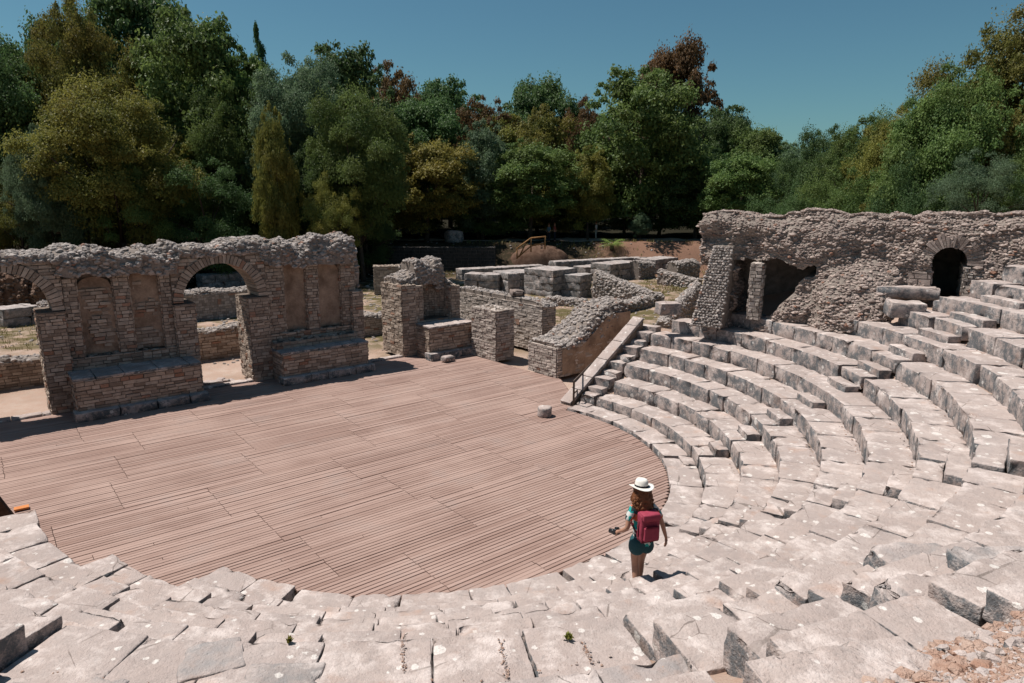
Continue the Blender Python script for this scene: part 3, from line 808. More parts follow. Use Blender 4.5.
while u < 8.75:
    l = min(rng.uniform(.4, .8), 8.78 - u); bseed[0] += 1
    stone(mb, SW(u + l / 2, .56, 1.31), (l - .01, 1.2, .09), R(38.57), .02, .1, .02, 3, bseed[0], chip=.08); u += l
mb.build('ledge', M['lime'], bench)
mb = MB(); u = 6.5
while u < 8.7:
    l = min(rng.uniform(.6, 1.0), 8.75 - u); bseed[0] += 1
    stone(mb, SW(u + l / 2, 1.12, .14), (l - .01, .5, .32), R(38.57), .03, .1, .03, 3, bseed[0], chip=.1); u += l
mb.build('plinth', M['lime_grey'], bench)
mb = MB(); ph = 2.0
rubble_ridge(mb, SW(6.9, -.35, 0), U3 * 1.35, -N3 * 1.3, 2.85, lambda q: 3.78 + .12 * np.sin(q * 9), dens=90, size=(.05, .11), amp=.10)
rubble_ridge(mb, SW(6.2, -.35, 0), U3 * .8, -N3 * 1.3, 2.9, lambda q: 3.15 + .3 * q, dens=90, size=(.05, .11), amp=.08)
rubble_ridge(mb, SW(8.0, -.5, 0), U3 * .8, -N3 * 1.1, 2.6, lambda q: 3.4 - .55 * q, dens=90, size=(.05, .11), amp=.08)
mb.build('rubble_crest', RM, t)
bseed[0] += 1
loose('small chipped stone lying at the foot of the niche pier', SW(7.05, 1.75, .12), (.55, .35, .22), R(50), (.05, .1), chip=.2)

# free-standing brick pier and the thick side wall
PM = [M['brick_pale'], M['mortar']]
t = thing('brick_pier', 'square-topped brick pier standing alone on the floor edge', 'brick pier', SW(9, 2.1, 0))
mb = MB(); wall_piece(mb, 8.56, 9.45, 1.30, 2.95, 2.04, sides='VUuv', bh=.10, bw=(.18, .38)); mb.build('masonry', PM, t)
t = thing('side_wall', 'thick low brown wall with sloping rubble top next to the stone coping', 'ruined wall', SW(11, 5.5, 0))
mb = MB(); wall_piece(mb, 8.72, 12.6, 4.76, 6.34, 1.12, sides='UuV', top=False, bh=.10); 
mb.build('masonry', PM, t)
mb = MB(); rubble_ridge(mb, SW(8.75, 6.28, 0), U3 * 3.8, -N3 * 1.48, 1.05, lambda q: 1.25 + 1.2 * smooth(.15, .75, q), dens=70, size=(.06, .13), amp=.12); mb.build('rubble_top', RM, t)
mb = MB(); n = 40
V = []; F = []
for j in range(9):
    for i in range(n + 1):
        q = i / n; V.append(SW(8.95 + 3.6 * q, 6.375 + .02 * vnoise(np.array([[q * 20, j * .5, 0]]))[0] + .012 * (j % 2), .02 + (1.0 + 1.05 * float(smooth(.2, .75, q))) * j / 8))
F = [(j * (n + 1) + i, j * (n + 1) + i + 1, (j + 1) * (n + 1) + i + 1, (j + 1) * (n + 1) + i) for j in range(8) for i in range(n)]
mb.add(V, F, 0, .5); mb.build('plaster_skin', M['plaster'], t)
# wall running back behind the pier
t = thing('back_wall_ruin', 'lit pale brick wall running back behind the square-topped pier', 'ruined wall', SW(11.3, -.5, 0))
mb = MB(); wall_piece(mb, 11.0, 11.72, -3.6, 2.95, 1.98, sides='UVv', top=False, bh=.10); mb.build('masonry', PM, t)
mb = MB(); rubble_ridge(mb, SW(11.02, 2.9, 0), U3 * .68, -N3 * 6.4, 1.9, lambda q: np.full_like(q, 2.14), dens=60, size=(.06, .13), amp=.05); mb.build('rubble_top', RM, t)
loose('small heap-topped brown stone on the lit back wall', SW(11.3, .9, 2.3), (.6, .4, .26), R(20), (.1, .1), chip=.2, mats=M['rubble_warm'], cat='stone')

# low walls behind the stage wall
def low_wall(label, s0, s1, d0, d1, h, mats, rub=True, **kw):
    t = thing('low_wall', label, 'ruined wall', SW((s0 + s1) / 2, (d0 + d1) / 2, 0), 'low ruined walls behind the stage')
    z = min(ground_z(*SW(s0, d1, 0)[:2]), ground_z(*SW(s1, d1, 0)[:2])) - .05
    mb = MB(); wall_piece(mb, s0, s1, d0, d1, h, z0=z, sides='UVu', top=not rub, **kw); mb.build('masonry', mats, t)
    if rub:
        mb = MB(); rubble_ridge(mb, SW(s0 + .03, d1 - .03, 0), U3 * (s1 - s0 - .06), -N3 * (d1 - d0 - .06), z + h - .1, lambda q: z + h + .1 + .06 * np.sin(q * 23), dens=60, size=(.06, .14), amp=.06); mb.build('rubble_top', RM, t)
PW = [M['plaster_warm'], M['plaster_warm']]
low_wall('low brown plastered wall seen through the right arch', -3.6, 4.0, -5.7, -4.95, 1.25, [M['brick'], M['plaster_warm']])
low_wall('low brick wall seen through the left arch', -13, -3.65, -5.5, -4.7, 1.0, BM)
low_wall('low pale wall seen through the open doorway', 4.05, 9.5, -6.4, -5.4, .95, PM)
low_wall('rough rubble wall high in the right arch opening', -5, 7, -16.2, -15.0, 1.5, RM, bw=(.12, .3), bh=.14)
low_wall('squat stone wall far behind the niche pier', 12.5, 15.5, -12, -11, 1.3, PM)

# grey squared-block walls of the far buildings
UA = M['ashlar']
def block_wall(label, a, b, depth, h, group='grey block walls behind the stage', mats=None, z0=None, bl=(.9, 1.6), bhh=.48):
    """a, b: plan points of the front foot, left to right"""
    a, b = np.array(a[:2], float), np.array(b[:2], float); u = (b - a) / np.linalg.norm(b - a); L = np.linalg.norm(b - a); nb = np.array([-u[1], u[0]])
    z0 = (min(ground_z(*a), ground_z(*b)) - .05) if z0 is None else z0
    t = thing('block_wall', label, 'stone wall', (*((a + b) / 2), z0), group); yaw = math.atan2(u[1], u[0])
    n = max(1, int(round(h / bhh))); hh = h / n
    for k in range(n):
        s = 0.0
        while s < L - .02:
            l = min(rng.uniform(*bl), L - s)
            if L - s - l < .35: l = L - s
            c2 = a + u * (s + l / 2) + nb * depth / 2; bseed[0] += 1
            c = np.array([*c2, z0 + hh * (k + .5)])
            mb = MB(); stone(mb, c, (l - .015, depth + rng.uniform(-.04, .04), hh - .01), yaw, .03, .16, .04, 2.2, bseed[0], chip=.12); mb.build('block', mats or UA, t, origin=c); s += l
    return t
def gp(px, py, z=0.0): return pix(px, py, z)[:2]
block_wall('leftmost grey block wall behind the lit brick wall', gp(464, 291), gp(498, 292.5), 1.4, 1.40)
block_wall('second grey block wall from the left behind the lit brick wall', gp(508, 293), gp(539, 290.5), 2.2, 1.52)
block_wall('tallest dark grey block wall behind the rubble curve', gp(553, 296), gp(577, 292), 2.6, 1.85)
block_wall('narrow grey block pier left of the curved rubble wall', gp(580, 296), gp(592, 293), 1.5, 1.55)
block_wall('far grey block wall above the curved rubble wall', gp(586, 279), gp(611, 276), 1.5, 1.15)
block_wall('long dark block wall above the grass patch', gp(610, 281), gp(640, 277), 2.0, 1.45)
block_wall('long grey block wall running behind the grass patch toward the big ruin', gp(556, 274), gp(692, 265.5), 1.2, 1.25)
block_wall('low grey block wall crossing in front of the mound with the timber railing', gp(548, 270), gp(600, 272.5), 1.0, .8)
block_wall('dark block wall left of the big ruin', gp(655, 273), gp(678, 270), 2.0, 1.3)
block_wall('long low grey block wall lying behind the other block walls', gp(462, 279, 0), gp(545, 274, 0), 1.3, .95)
block_wall('grey block wall high in the right arch opening', gp(203, 289), gp(262, 284), 1.4, 1.15)
block_wall('large grey blocks lying on grass seen through the left arch', gp(4, 326), gp(42, 321), 1.6, 1.0, bl=(1.2, 1.9), bhh=.55)

def rubble_wall(label, a, b, th, h0, h1, name='rubble_wall', size=(.07, .15)):
    a, b = np.array(a[:2], float), np.array(b[:2], float); u = b - a; nb = np.array([-u[1], u[0]]) / np.linalg.norm(u) * th
    z = min(ground_z(*a), ground_z(*b)) - .1
    mb = MB(); rubble_ridge(mb, np.array([*a, 0]), np.array([*u, 0]), np.array([*nb, 0]), z, lambda q: z + .1 + h0 + (h1 - h0) * q, dens=60, size=size, amp=.10)
    return tag(mb.build(name, RM, None, origin=np.array([*((a + b) / 2), z])), label, 'rubble wall', 'low rubble walls behind the stage')
rubble_wall('curving pale rubble wall sloping down to the right above the hollow', gp(592, 296), gp(648, 303), .9, 1.75, .75)
rubble_wall('rubble stub standing at the right of the long dark block wall', gp(639, 279), gp(655, 276), 1.0, 1.5, 1.2)
rubble_wall('low rubble wall bordering the far side of the grass patch', gp(657, 283), gp(697, 287), .7, 1.1, .6)
rubble_wall('low rubble footing just behind the lit brick wall', gp(545, 303), gp(585, 305), .6, .5, .45)
rubble_wall('rough rubble stub under the left end of the big ruin', gp(677, 279), gp(699, 277), 1.2, 1.4, 1.5)
rubble_wall('dark low wall edging the hollow beside the sloping coping', gp(618, 313), gp(664, 301), .8, .55, .6)
rubble_wall('stepped rubble buttress left of the ruin pillars', pix(668, 314, 1.2), pix(702, 296, 1.2), .6, 1.5, 2.6)
# retaining wall under the path
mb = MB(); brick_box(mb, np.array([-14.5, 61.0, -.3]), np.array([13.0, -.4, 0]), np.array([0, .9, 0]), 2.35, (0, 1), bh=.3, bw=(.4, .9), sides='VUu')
tag(mb.build('retaining_wall', [M['shaded_stone'], M['mortar_dark']], None, origin=np.array([-8, 61.2, -.3])), 'long dark retaining wall below the wood behind the stage', 'retaining wall')
t = thing('ruined_pier', 'dark brick pier stump far behind the open doorway', 'ruined pier', (-8.4, 47.0, 0)); mb = MB()
brick_box(mb, np.array([-9.4, 46.4, -.1]), np.array([1.7, .3, 0]), np.array([-.2, 1.2, 0]), 1.9, (0, 1), sides='VUu'); mb.build('masonry', BM, t)
# ------------------------------------------------------------------ the big ruin behind the seats
RS = np.array([6.0, 21.9]); RE = np.array([.86, -.51]); RE = RE / np.linalg.norm(RE); RF = np.array([RE[1], -RE[0]])
def RW(t, o, z): p = RS + RE * t + RF * o; return np.array([p[0], p[1], z])
t = thing('vaulted_ruin', 'massive rubble ruin with hollow bays and an arched tunnel above the seats', 'ruin', RW(5, -1, 2.5))
smin, smax, ds = -2.6, 15.0, .075
ss = np.arange(smin, smax, ds); nf_rows = 62
top = 5.91 + .05 * vnoise(np.c_[ss * 4.3, ss * 0, ss * 0], 8) + .03 * np.clip(ss, 0, 9) * .3 + .06 * vnoise(np.c_[ss * 1.7, ss * 0, ss * 0], 3) + .10 * vnoise(np.c_[ss * .6, ss * 0, ss * 0], 4)
top = top - .40 * smooth(.45, -.9, ss) - 1.2 * smooth(-1.2, -2.6, ss)
basez = np.array([ground_z(*RW(max(a, 0), .3, 0)[:2]) - .25 if a > 0 else 1.6 for a in ss]); basez = np.minimum(basez, 4.3)
G = []; rec = []
for j in range(nf_rows + 1):
    q = j / nf_rows; z = basez + (top - basez) * q
    o = .05 + .34 * np.clip((5.6 - z) / 3, 0, 2) * smooth(.5, 3.5, ss)
    o = o - .30 * smooth(top - .45, top + .0, z) ** 2
    o = o + .34 * fbm(np.c_[ss * 1.3, z * 1.9, ss * 0], 12, 4) + .07 * vnoise(np.c_[ss * 4, z * 4, ss * 0], 14)
    o = o + .9 * smooth(3.3, 4.0, ss) * smooth(4.9, 3.4, z) * smooth(6.0, 5.2, ss)         # spilled rubble slope
    o = o - 1.1 * smooth(4.55, 4.25, z + .15 * vnoise(np.c_[ss * 3, ss * 0, ss * 0], 5)) * smooth(.35, .15, ss)   # undercut left end
    rb = 2.25 + (z - 2.9) * .80
    jag = .16 * vnoise(np.c_[ss * 2.6, z * 2.6, ss * 0], 21)
    cav = (ss > 1.02 + jag * .4) & (ss < np.minimum(rb, 3.3) + jag) & (z < 4.58 - .10 * (ss - 1) + jag)
    tun = (ss > 6.36) & (ss < 7.12) & ((z < 4.72) | (np.hypot(ss - 6.74, z - 4.72) < .38))
    o = np.where(cav, -1.9 + .1 * jag, o); o = np.where(tun, -4.5, o)
    rec.append(cav | tun)
    P = np.stack([RW(max(a, 0.0), b if a >= 0 else 0, zz) + (np.array([*(-RF * (-a) - RE * (b if a < 0 else 0)), 0]) if a < 0 else 0) for a, b, zz in zip(ss, o, z)])
    G.append(P)
for back, dz in ((.35, .0), (.8, .03), (1.3, .0), (1.8, -.1), (2.4, -.5), (2.9, -1.6), (3.1, -3.6)):
    ex = np.minimum(back, 99)
    P = np.stack([RW(max(a, 0.0), -ex, zz + dz) if a >= 0 else RW(min(ex * .25, 1.2), -max(-a, ex), zz + dz) for a, zz in zip(ss, top)])
    P[:, 2] += .08 * vnoise(P * 2, 31); rec.append(np.zeros(len(ss), bool)); G.append(P)
G = np.array(G); nr, nc = G.shape[:2]
jj, ii = np.meshgrid(np.arange(nr - 1), np.arange(nc - 1), indexing='ij'); b0 = (jj * nc + ii).ravel()
mb = MB(); mb.add(G.reshape(-1, 3), np.stack([b0, b0 + 1, b0 + nc + 1, b0 + nc], 1), 1, .4, smooth=False)
recm = np.array(rec)
n = 26000
a = rng.integers(0, nr - 7, n); a = np.where(rng.random(n) < .22, rng.integers(nr - 8, nr - 3, n), a); b = rng.integers(0, nc - 1, n)
bad = recm[a, b] | recm[np.minimum(a + 1, nr - 1), b] | recm[a, np.minimum(b + 1, nc - 1)] | recm[a, np.maximum(b - 1, 0)]
a, b = a[~bad], b[~bad]
fa, fb = rng.random((len(a), 1)), rng.random((len(a), 1))
C = (G[a, b] * (1 - fa) + G[a, b + 1] * fa) * (1 - fb) + (G[a + 1, b] * (1 - fa) + G[a + 1, b + 1] * fa) * fb
pebbles(mb, C, rng.uniform(.028, .072, len(C)), 0, flat=.62)
# a few larger facing stones in rough courses
n = 1500
a = rng.integers(0, nf_rows - 3, n); b = rng.integers(20, nc - 1, n); ok = ~(recm[a, b] | recm[a, np.maximum(b - 2, 0)] | recm[a, np.minimum(b + 2, nc - 1)]); a, b = a[ok], b[ok]
pebbles(mb, G[a, b], rng.uniform(.06, .13, len(a)), 0, flat=.5)
mb.build('rubble_core', [M['rubble_warm'], M['mortar_dark']], t)
# leaning facing of cobbles left of the bays
mb = MB()
lo = [(.08, .80), (.98, .80), (.98, -.3), (.08, -.3)]; hi = [(.52, .30), (1.08, .30), (1.08, -.5), (.52, -.5)]
P8 = np.array([RW(a_, o_, 2.45) for a_, o_ in lo] + [RW(a_, o_, 4.95) for a_, o_ in hi]); hexa(mb, P8, 1, .4)
C = []
for k in range(30):
    q = k / 29; z = 2.5 + 2.4 * q
    l, r = .08 + .44 * q, .98 + .10 * q; o = .80 - .5 * q
    w = .095; m = int((r - l) / w)
    for i in range(m + 1): C.append(RW(l + (r - l) * (i + .5 * (k % 2)) / (m + .5), o + .01, z))
    for i in range(6): C.append(RW(l, o - .12 * i, z))
pebbles(mb, np.array(C) + rng.normal(0, .008, (len(C), 3)), .062, 0, flat=.85)
mb.build('buttress', [M['rubble'], M['mortar_dark']], t)
mb = MB(); brick_box(mb, RW(1.66, .35, 2.75), np.array([*RE * .34, 0]), np.array([*(-RF) * .4, 0]), 1.72, (0, 1), sides='VUuv', bh=.11, bw=(.12, .3)); mb.build('pier', [M['brick_pale'], M['mortar']], t)
# arch of thin stones round the tunnel mouth, jamb of small bricks
mb = MB(); a_ = -8
while a_ < 188:
    b_ = a_ + rng.uniform(6, 9); P = []
    rr = .40; tt = rng.uniform(.26, .40)
    for o in (-1.2, .14 + rng.uniform(-.04, .06)):
        for (r_, g) in ((rr, a_ + .6), (rr, b_ - .6), (rr + tt, b_ - .6), (rr + tt, a_ + .6)): P.append(RW(6.74 + r_ * math.cos(R(g)), o, 4.72 + r_ * math.sin(R(g))))
    hexa(mb, np.array(P)[[0, 3, 2, 1, 4, 7, 6, 5]], 0, rng.random()); a_ = b_
mb.build('arch_ring', [M['rubble_warm']], t)
mb = MB(); brick_box(mb, RW(7.10, .16, 3.3), np.array([*RE * .5, 0]), np.array([*(-RF) * 2.2, 0]), 1.32, (0, 1), sides='VU', top=False, bh=.09, bw=(.1, .2)); mb.build('jamb', [M['brick_pale'], M['mortar']], t)
mb = MB(); brick_box(mb, RW(5.80, .22, 3.3), np.array([*RE * .56, 0]), np.array([*(-RF) * 1.2, 0]), 1.15, (0, 1), sides='Vu', top=True, bh=.16, bw=(.2, .4)); mb.build('jamb', [M['rubble_warm'], M['mortar']], t)

# ------------------------------------------------------------------ trees
def tree_mesh(seed, kind, fine=1.0):
    r_ = np.random.default_rng(seed)
    if kind == 'conifer':
        nl = 60; L = []; zz = r_.uniform(.12, 1.0, nl); rad = .46 * (1.02 - zz) ** .8; th = r_.uniform(0, 6.28, nl)
        C = np.c_[np.cos(th) * rad * .8, np.sin(th) * rad * .8, zz]; LR = .05 + .10 * (1 - zz)
    else:
        nl = {'round': 78, 'spread': 72, 'tall': 80, 'bush': 50}[kind]
        el = {'round': (.54, .49), 'spread': (.58, .44), 'tall': (.52, .51), 'bush': (.46, .52)}[kind]
        D = r_.normal(size=(nl, 3)); D /= np.linalg.norm(D, axis=1, keepdims=True)
        rr = r_.uniform(.45, 1.0, nl) ** .6
        C = D * rr[:, None] * np.array([.41, .41, el[1] - .07]); C[:, 2] += el[0]
        C[:, :2] *= (1 + .30 * r_.normal(size=(nl, 1)).clip(-1.2, 1.2)); C[:, 2] += .025 * r_.normal(size=nl)
        LR = r_.uniform(.07, .15, nl)
        if kind == 'bush': C[:, 2] = np.clip(C[:, 2], .12, 1)
    nx = nl // 2; D2 = r_.normal(size=(nx, 3)); D2 /= np.linalg.norm(D2, axis=1, keepdims=True); D2[:, 2] = np.where(D2[:, 2] < -.2, -D2[:, 2], D2[:, 2])
    if kind != 'conifer':
        C2 = D2 * r_.uniform(.94, 1.09, (nx, 1)) * np.array([.45, .45, el[1] - .03]); C2[:, 2] += el[0]; C = np.r_[C, C2]; LR = np.r_[LR, r_.uniform(.025, .06, nx)]; nl = len(C)
    w = LR ** 2; n = int((60000 if kind != 'bush' else 26000) * fine ** 1.5)
    li = r_.choice(nl, n, p=w / w.sum())
    d = r_.normal(size=(n, 3)); d /= np.linalg.norm(d, axis=1, keepdims=True); d[:, 2] = np.where(d[:, 2] < -.3, -d[:, 2] * .6, d[:, 2])
    ragged = 1 + .42 * np.array(vnoise(d * 3.1 + li[:, None] * 3.7, seed))
    P = C[li] + d * LR[li][:, None] * (r_.uniform(.45, 1.08, n) * ragged)[:, None]
    nrm = d + r_.normal(size=(n, 3)) * .75; nrm[:, 2] += .45; nrm /= np.linalg.norm(nrm, axis=1, keepdims=True)
    nrm = nrm; a = np.cross(nrm, r_.normal(size=(n, 3))); a /= np.linalg.norm(a, axis=1, keepdims=True); b = np.cross(nrm, a)
    s = r_.uniform(.6, 1.3, n)[:, None]; l, wd = .0108 * s / fine, .0070 * s / fine
    V = np.stack([P - a * l, P - b * wd + nrm * .002, P + a * l, P + b * wd + nrm * .002], 1)
    lt = r_.random(nl); t_ = np.clip(.55 * lt[li] + .45 * r_.random(n), 0, 1)
    F = np.arange(n * 4).reshape(n, 4)
    # trunk with limbs
    tb = MB(); H_ = .55; bend = r_.normal(0, .02, 2)
    tube(tb, [(0, 0, -.03), (bend[0] * .5, bend[1] * .5, .12), (bend[0], bend[1], .3), (bend[0] * 1.6, bend[1] * 1.6, H_)], [.028, .022, .017, .008], 8)
    for k in range(7):
        j = r_.integers(0, nl); st = np.array([bend[0], bend[1], r_.uniform(.18, .42)]); mid = (st + C[j]) / 2 + [0, 0, .03]
        tube(tb, [st, mid, C[j]], [.010, .007, .003], 6)
    return (V.reshape(-1, 3), F, np.repeat(t_, 4)), tb
TV = []
for sd, kd, *fi in ((1, 'round'), (2, 'tall'), (3, 'spread'), (4, 'round'), (5, 'tall'), (6, 'bush'), (7, 'bush'), (8, 'conifer'), (9, 'round'), (11, 'round', 1.6), (12, 'tall', 1.6), (13, 'spread', 1.6), (14, 'bush', 1.6)):
    (V, F, T), tb = tree_mesh(sd, kd, *fi)
    mb = MB(); mb.add(V, F, 0, T, smooth=False); c = mb.build('crown', M['leaf_mid']); k_ = tb.build('trunk', M['trunk'])
    TV.append((kd, c.data, k_.data)); bpy.data.objects.remove(c); bpy.data.objects.remove(k_)
def plant_tree(label, px, top, Y, width, vi, leaf, name='tree', cat='tree', group='trees of the wood', rot=None, dz=0.0):
    """px, top: where the crown's middle and top stand in the picture; Y its distance; width the crown's width in picture points"""
    q = pixY(px, top, Y); Y0 = Y
    if Y >= 54:
        Y = Y + (9 if px > 370 else -6); q = pixY(px, top, Y)
    z0 = ground_z(q[0], Y) + dz; h = max(1.0, q[2] - z0)
    w = width / FPX * Y
    root = thing(name, label, cat, (q[0], Y, z0), group)
    root.rotation_euler = (0, 0, rng.uniform(0, 6.28) if rot is None else rot)
    root.scale = (w, w * rng.uniform(.9, 1.1), h)
    if Y < 60 and w > 4: vi = {0: 9, 3: 9, 8: 9, 1: 10, 4: 10, 2: 11, 5: 12, 6: 12}.get(vi, vi)
    kd, cm, tm = TV[vi]
    for nm, me, mt in (('crown', cm, M[leaf]), ('trunk', tm, None)):
        o = bpy.data.objects.new(nm, me); COL.objects.link(o); o.parent = root
        if mt: o.material_slots[0].link = 'OBJECT'; o.material_slots[0].material = mt
    return root
wood = [
 # label, px, top, Y, width, variant, leaf
 ('dark tree at the very left edge of the wood', -25, 28, 60, 150, 0, 'leaf_dark'),
 ('tall brown-green tree near the left edge, reaching the top of the photo', 72, 12, 63, 110, 1, 'leaf_olive'),
 ('dark tree whose crown leaves the top of the photo at the left', 132, -14, 76, 150, 3, 'leaf_dark'),
 ('big olive-green tree below the topmost dark crown at the left', 188, 22, 66, 150, 0, 'leaf_mid'),
 ('broad yellowish tree low at the left above the stage wall', 105, 88, 56, 150, 2, 'leaf_olive'),
 ('small grey-leaved tree at the far left above the left arch', 38, 132, 54, 76, 8, 'leaf_grey'),
 ('dark conifer with a thin pointed tip standing above the left wood', 257, 30, 78, 46, 7, 'leaf_dark'),
 ('grey-green tree right of the pointed conifer', 296, 62, 64, 110, 3, 'leaf_grey'),
 ('narrow yellowish tree in front of the dark gap above the stage wall', 272, 114, 56, 46, 4, 'leaf_olive'),
 ('dark green tree on the skyline right of the grey-green tree', 345, 52, 74, 110, 0, 'leaf_dark'),
 ('fresh green tree with drooping shoots above the right arch', 356, 100, 60, 110, 2, 'leaf_mid'),
 ('rust-tinged tree on the descending skyline left of centre', 388, 72, 70, 80, 1, 'leaf_rust'),
 ('round golden bush-like tree low above the niche pier', 424, 138, 57, 104, 8, 'leaf_gold'),
 ('dark round tree just behind the round golden tree', 420, 100, 66, 96, 3, 'leaf_dark'),
 ('grey-leaved tree right of the round golden tree', 482, 126, 60, 70, 4, 'leaf_grey'),
 ('dark skyline tree above the grey-leaved tree', 448, 84, 74, 90, 0, 'leaf_dark'),
 ('rusty tree on the skyline just left of the photo centre', 486, 104, 70, 70, 1, 'leaf_rust'),
 ('dark domed tree on the skyline at the photo centre', 540, 84, 80, 96, 2, 'leaf_dark'),
 ('olive tree below the dark domed tree at the centre', 538, 112, 68, 80, 1, 'leaf_olive'),
 ('bright green leafy tree low at the centre behind the path', 530, 142, 60, 100, 8, 'leaf_mid'),
 ('rusty narrow tree left of the largest central tree', 583, 104, 70, 50, 4, 'leaf_rust'),
 ('yellow-green slim tree low beside the largest central tree', 590, 150, 60, 54, 4, 'leaf_olive'),
 ('largest dark green tree of the centre with a domed crown', 642, 72, 63, 130, 0, 'leaf_mid'),
 ('tall russet tree rising behind the largest central tree', 680, 46, 88, 96, 3, 'leaf_rust'),
 ('dark tree right of the tall russet tree', 722, 110, 74, 84, 0, 'leaf_dark'),
 ('green tree sloping down the skyline right of centre', 757, 128, 70, 74, 3, 'leaf_mid'),
 ('mottled green tree behind the left end of the big ruin', 742, 152, 57, 86, 8, 'leaf_mid'),
 ('grey-green tree in the lowest dip of the skyline', 792, 148, 66, 70, 4, 'leaf_grey'),
 ('dark tree right of the dip in the skyline', 828, 132, 52, 84, 0, 'leaf_dark'),
 ('mid green tree above the middle of the big ruin', 868, 124, 46, 100, 2, 'leaf_mid'),
 ('olive tree above the right part of the big ruin', 905, 112, 42, 96, 3, 'leaf_olive'),
 ('large loose-leaved tree at the right with ragged outer twigs', 962, 74, 36, 150, 0, 'leaf_mid'),
 ('tallest tree at the right edge of the photo', 1020, 28, 37, 150, 1, 'leaf_olive'),
 ('dark tree seen through the gap above the tunnel', 920, 150, 34, 84, 5, 'leaf_dark'),
 ('grey-olive bush on the ruin skyline near the right edge', 985, 148, 31, 90, 6, 'leaf_grey'),
 ('dark green bush at the right edge above the ruin', 1040, 150, 31, 90, 5, 'leaf_mid'),
 ('low green bush above the middle of the ruin top', 850, 168, 40, 90, 6, 'leaf_mid'),
 ('low dark bush above the left of the ruin top', 790, 182, 44, 80, 5, 'leaf_dark'),
 ('low olive bush rising over the ruin left of the tunnel', 890, 178, 36, 70, 6, 'leaf_olive'),
 ('mid green tree between the golden and grey trees at the left', 225, 95, 62, 90, 8, 'leaf_mid'),
 ('shaded dark tree filling the gap right of the narrow yellowish tree', 315, 140, 62, 90, 8, 'leaf_dark'),
 ('dark tree between the largest central tree and the ruin', 700, 150, 62, 80, 4, 'leaf_dark'),
]
for w_ in wood: plant_tree(*w_)
for px, top, Y, w, v, lf in ((-110, 20, 62, 130, 0, 'leaf_dark'), (-190, 40, 60, 130, 3, 'leaf_mid'), (-280, 30, 62, 140, 1, 'leaf_dark'), (-380, 45, 60, 140, 2, 'leaf_mid'), (-490, 40, 60, 150, 0, 'leaf_dark'), (-150, 110, 57, 110, 6, 'leaf_olive'), (-300, 120, 57, 120, 5, 'leaf_mid'), (1120, 30, 38, 150, 0, 'leaf_mid'), (1230, 30, 38, 150, 3, 'leaf_dark'), (1130, 120, 31, 110, 6, 'leaf_mid')):
    plant_tree('tree of the wood standing beyond the side edges of the photo', px, top, Y, w, v, lf, group='trees beyond the photo edges')
# deeper rows of the wood, only their tops show
names = ['far dark crown filling the wood behind the skyline trees']
for i, (px, top, Y, w, v) in enumerate([(-10, 50, 92, 120, 0), (60, 30, 95, 110, 3), (160, 40, 95, 110, 0), (235, 60, 92, 90, 8), (310, 75, 92, 90, 0), (385, 92, 92, 90, 3), (440, 104, 95, 90, 0), (500, 118, 96, 90, 8), (570, 118, 98, 90, 0), (620, 112, 98, 90, 3), (720, 125, 96, 90, 8), (775, 146, 90, 80, 0), (815, 150, 80, 80, 3), (860, 140, 70, 80, 0), (920, 120, 60, 90, 8), (985, 80, 56, 110, 3)]):
    plant_tree('dark far tree behind the skyline trees of the wood', px, top, Y, w, v, 'leaf_dark', group='far trees of the wood')
for i, px in enumerate(range(-40, 780, 44)):
    plant_tree('shaded dark bush along the foot of the wood behind the path', px + rng.uniform(-12, 12), 186 + rng.uniform(-14, 12), 65 + rng.uniform(0, 2.5), rng.uniform(66, 90), 5 + i % 2, 'leaf_dark', name='bush', cat='bush', group='bushes along the foot of the wood')
extra = [('olive shrub at the left edge of the wood above the left arch', 8, 168, 55, 90, 5, 'leaf_olive'), ('mid green tree low behind the first niches of the stage wall', 130, 150, 56, 90, 6, 'leaf_mid'), ('dark green bushy tree low behind the right arch crest', 205, 158, 57, 96, 5, 'leaf_dark'), ('small olive tree low above the right end of the stage wall', 330, 172, 57, 70, 6, 'leaf_olive'), ('fresh green low bush left of the round golden tree', 372, 168, 58, 64, 5, 'leaf_mid'), ('dark green bushy tree between the golden and centre trees', 478, 176, 61, 70, 6, 'leaf_mid'), ('olive bush low behind the timber railing', 556, 182, 62, 64, 5, 'leaf_olive'), ('dark bush filling the gap right of the largest central tree', 705, 180, 62, 80, 6, 'leaf_mid'), ('mid green tree below the rust-tinged skyline tree', 392, 112, 66, 84, 8, 'leaf_mid'), ('olive tree between the two rusty skyline trees', 500, 118, 70, 80, 0, 'leaf_olive'), ('mid green crown at the left below the dark top crown', 20, 70, 62, 110, 3, 'leaf_mid'), ('green-gold crown right of the big olive-green tree', 245, 60, 66, 96, 0, 'leaf_mid')]
for w_ in extra: plant_tree(*w_)
plant_tree('slim pale green shrub standing on the path right of the palm', 641, 214, 58.5, 20, 4, 'leaf_grey', name='shrub', cat='shrub', group=None)
plant_tree('green shrub growing in the mouth of the arched tunnel', 926, 250, 20.5, 20, 5, 'leaf_mid', name='shrub', cat='shrub', group=None, dz=.8)
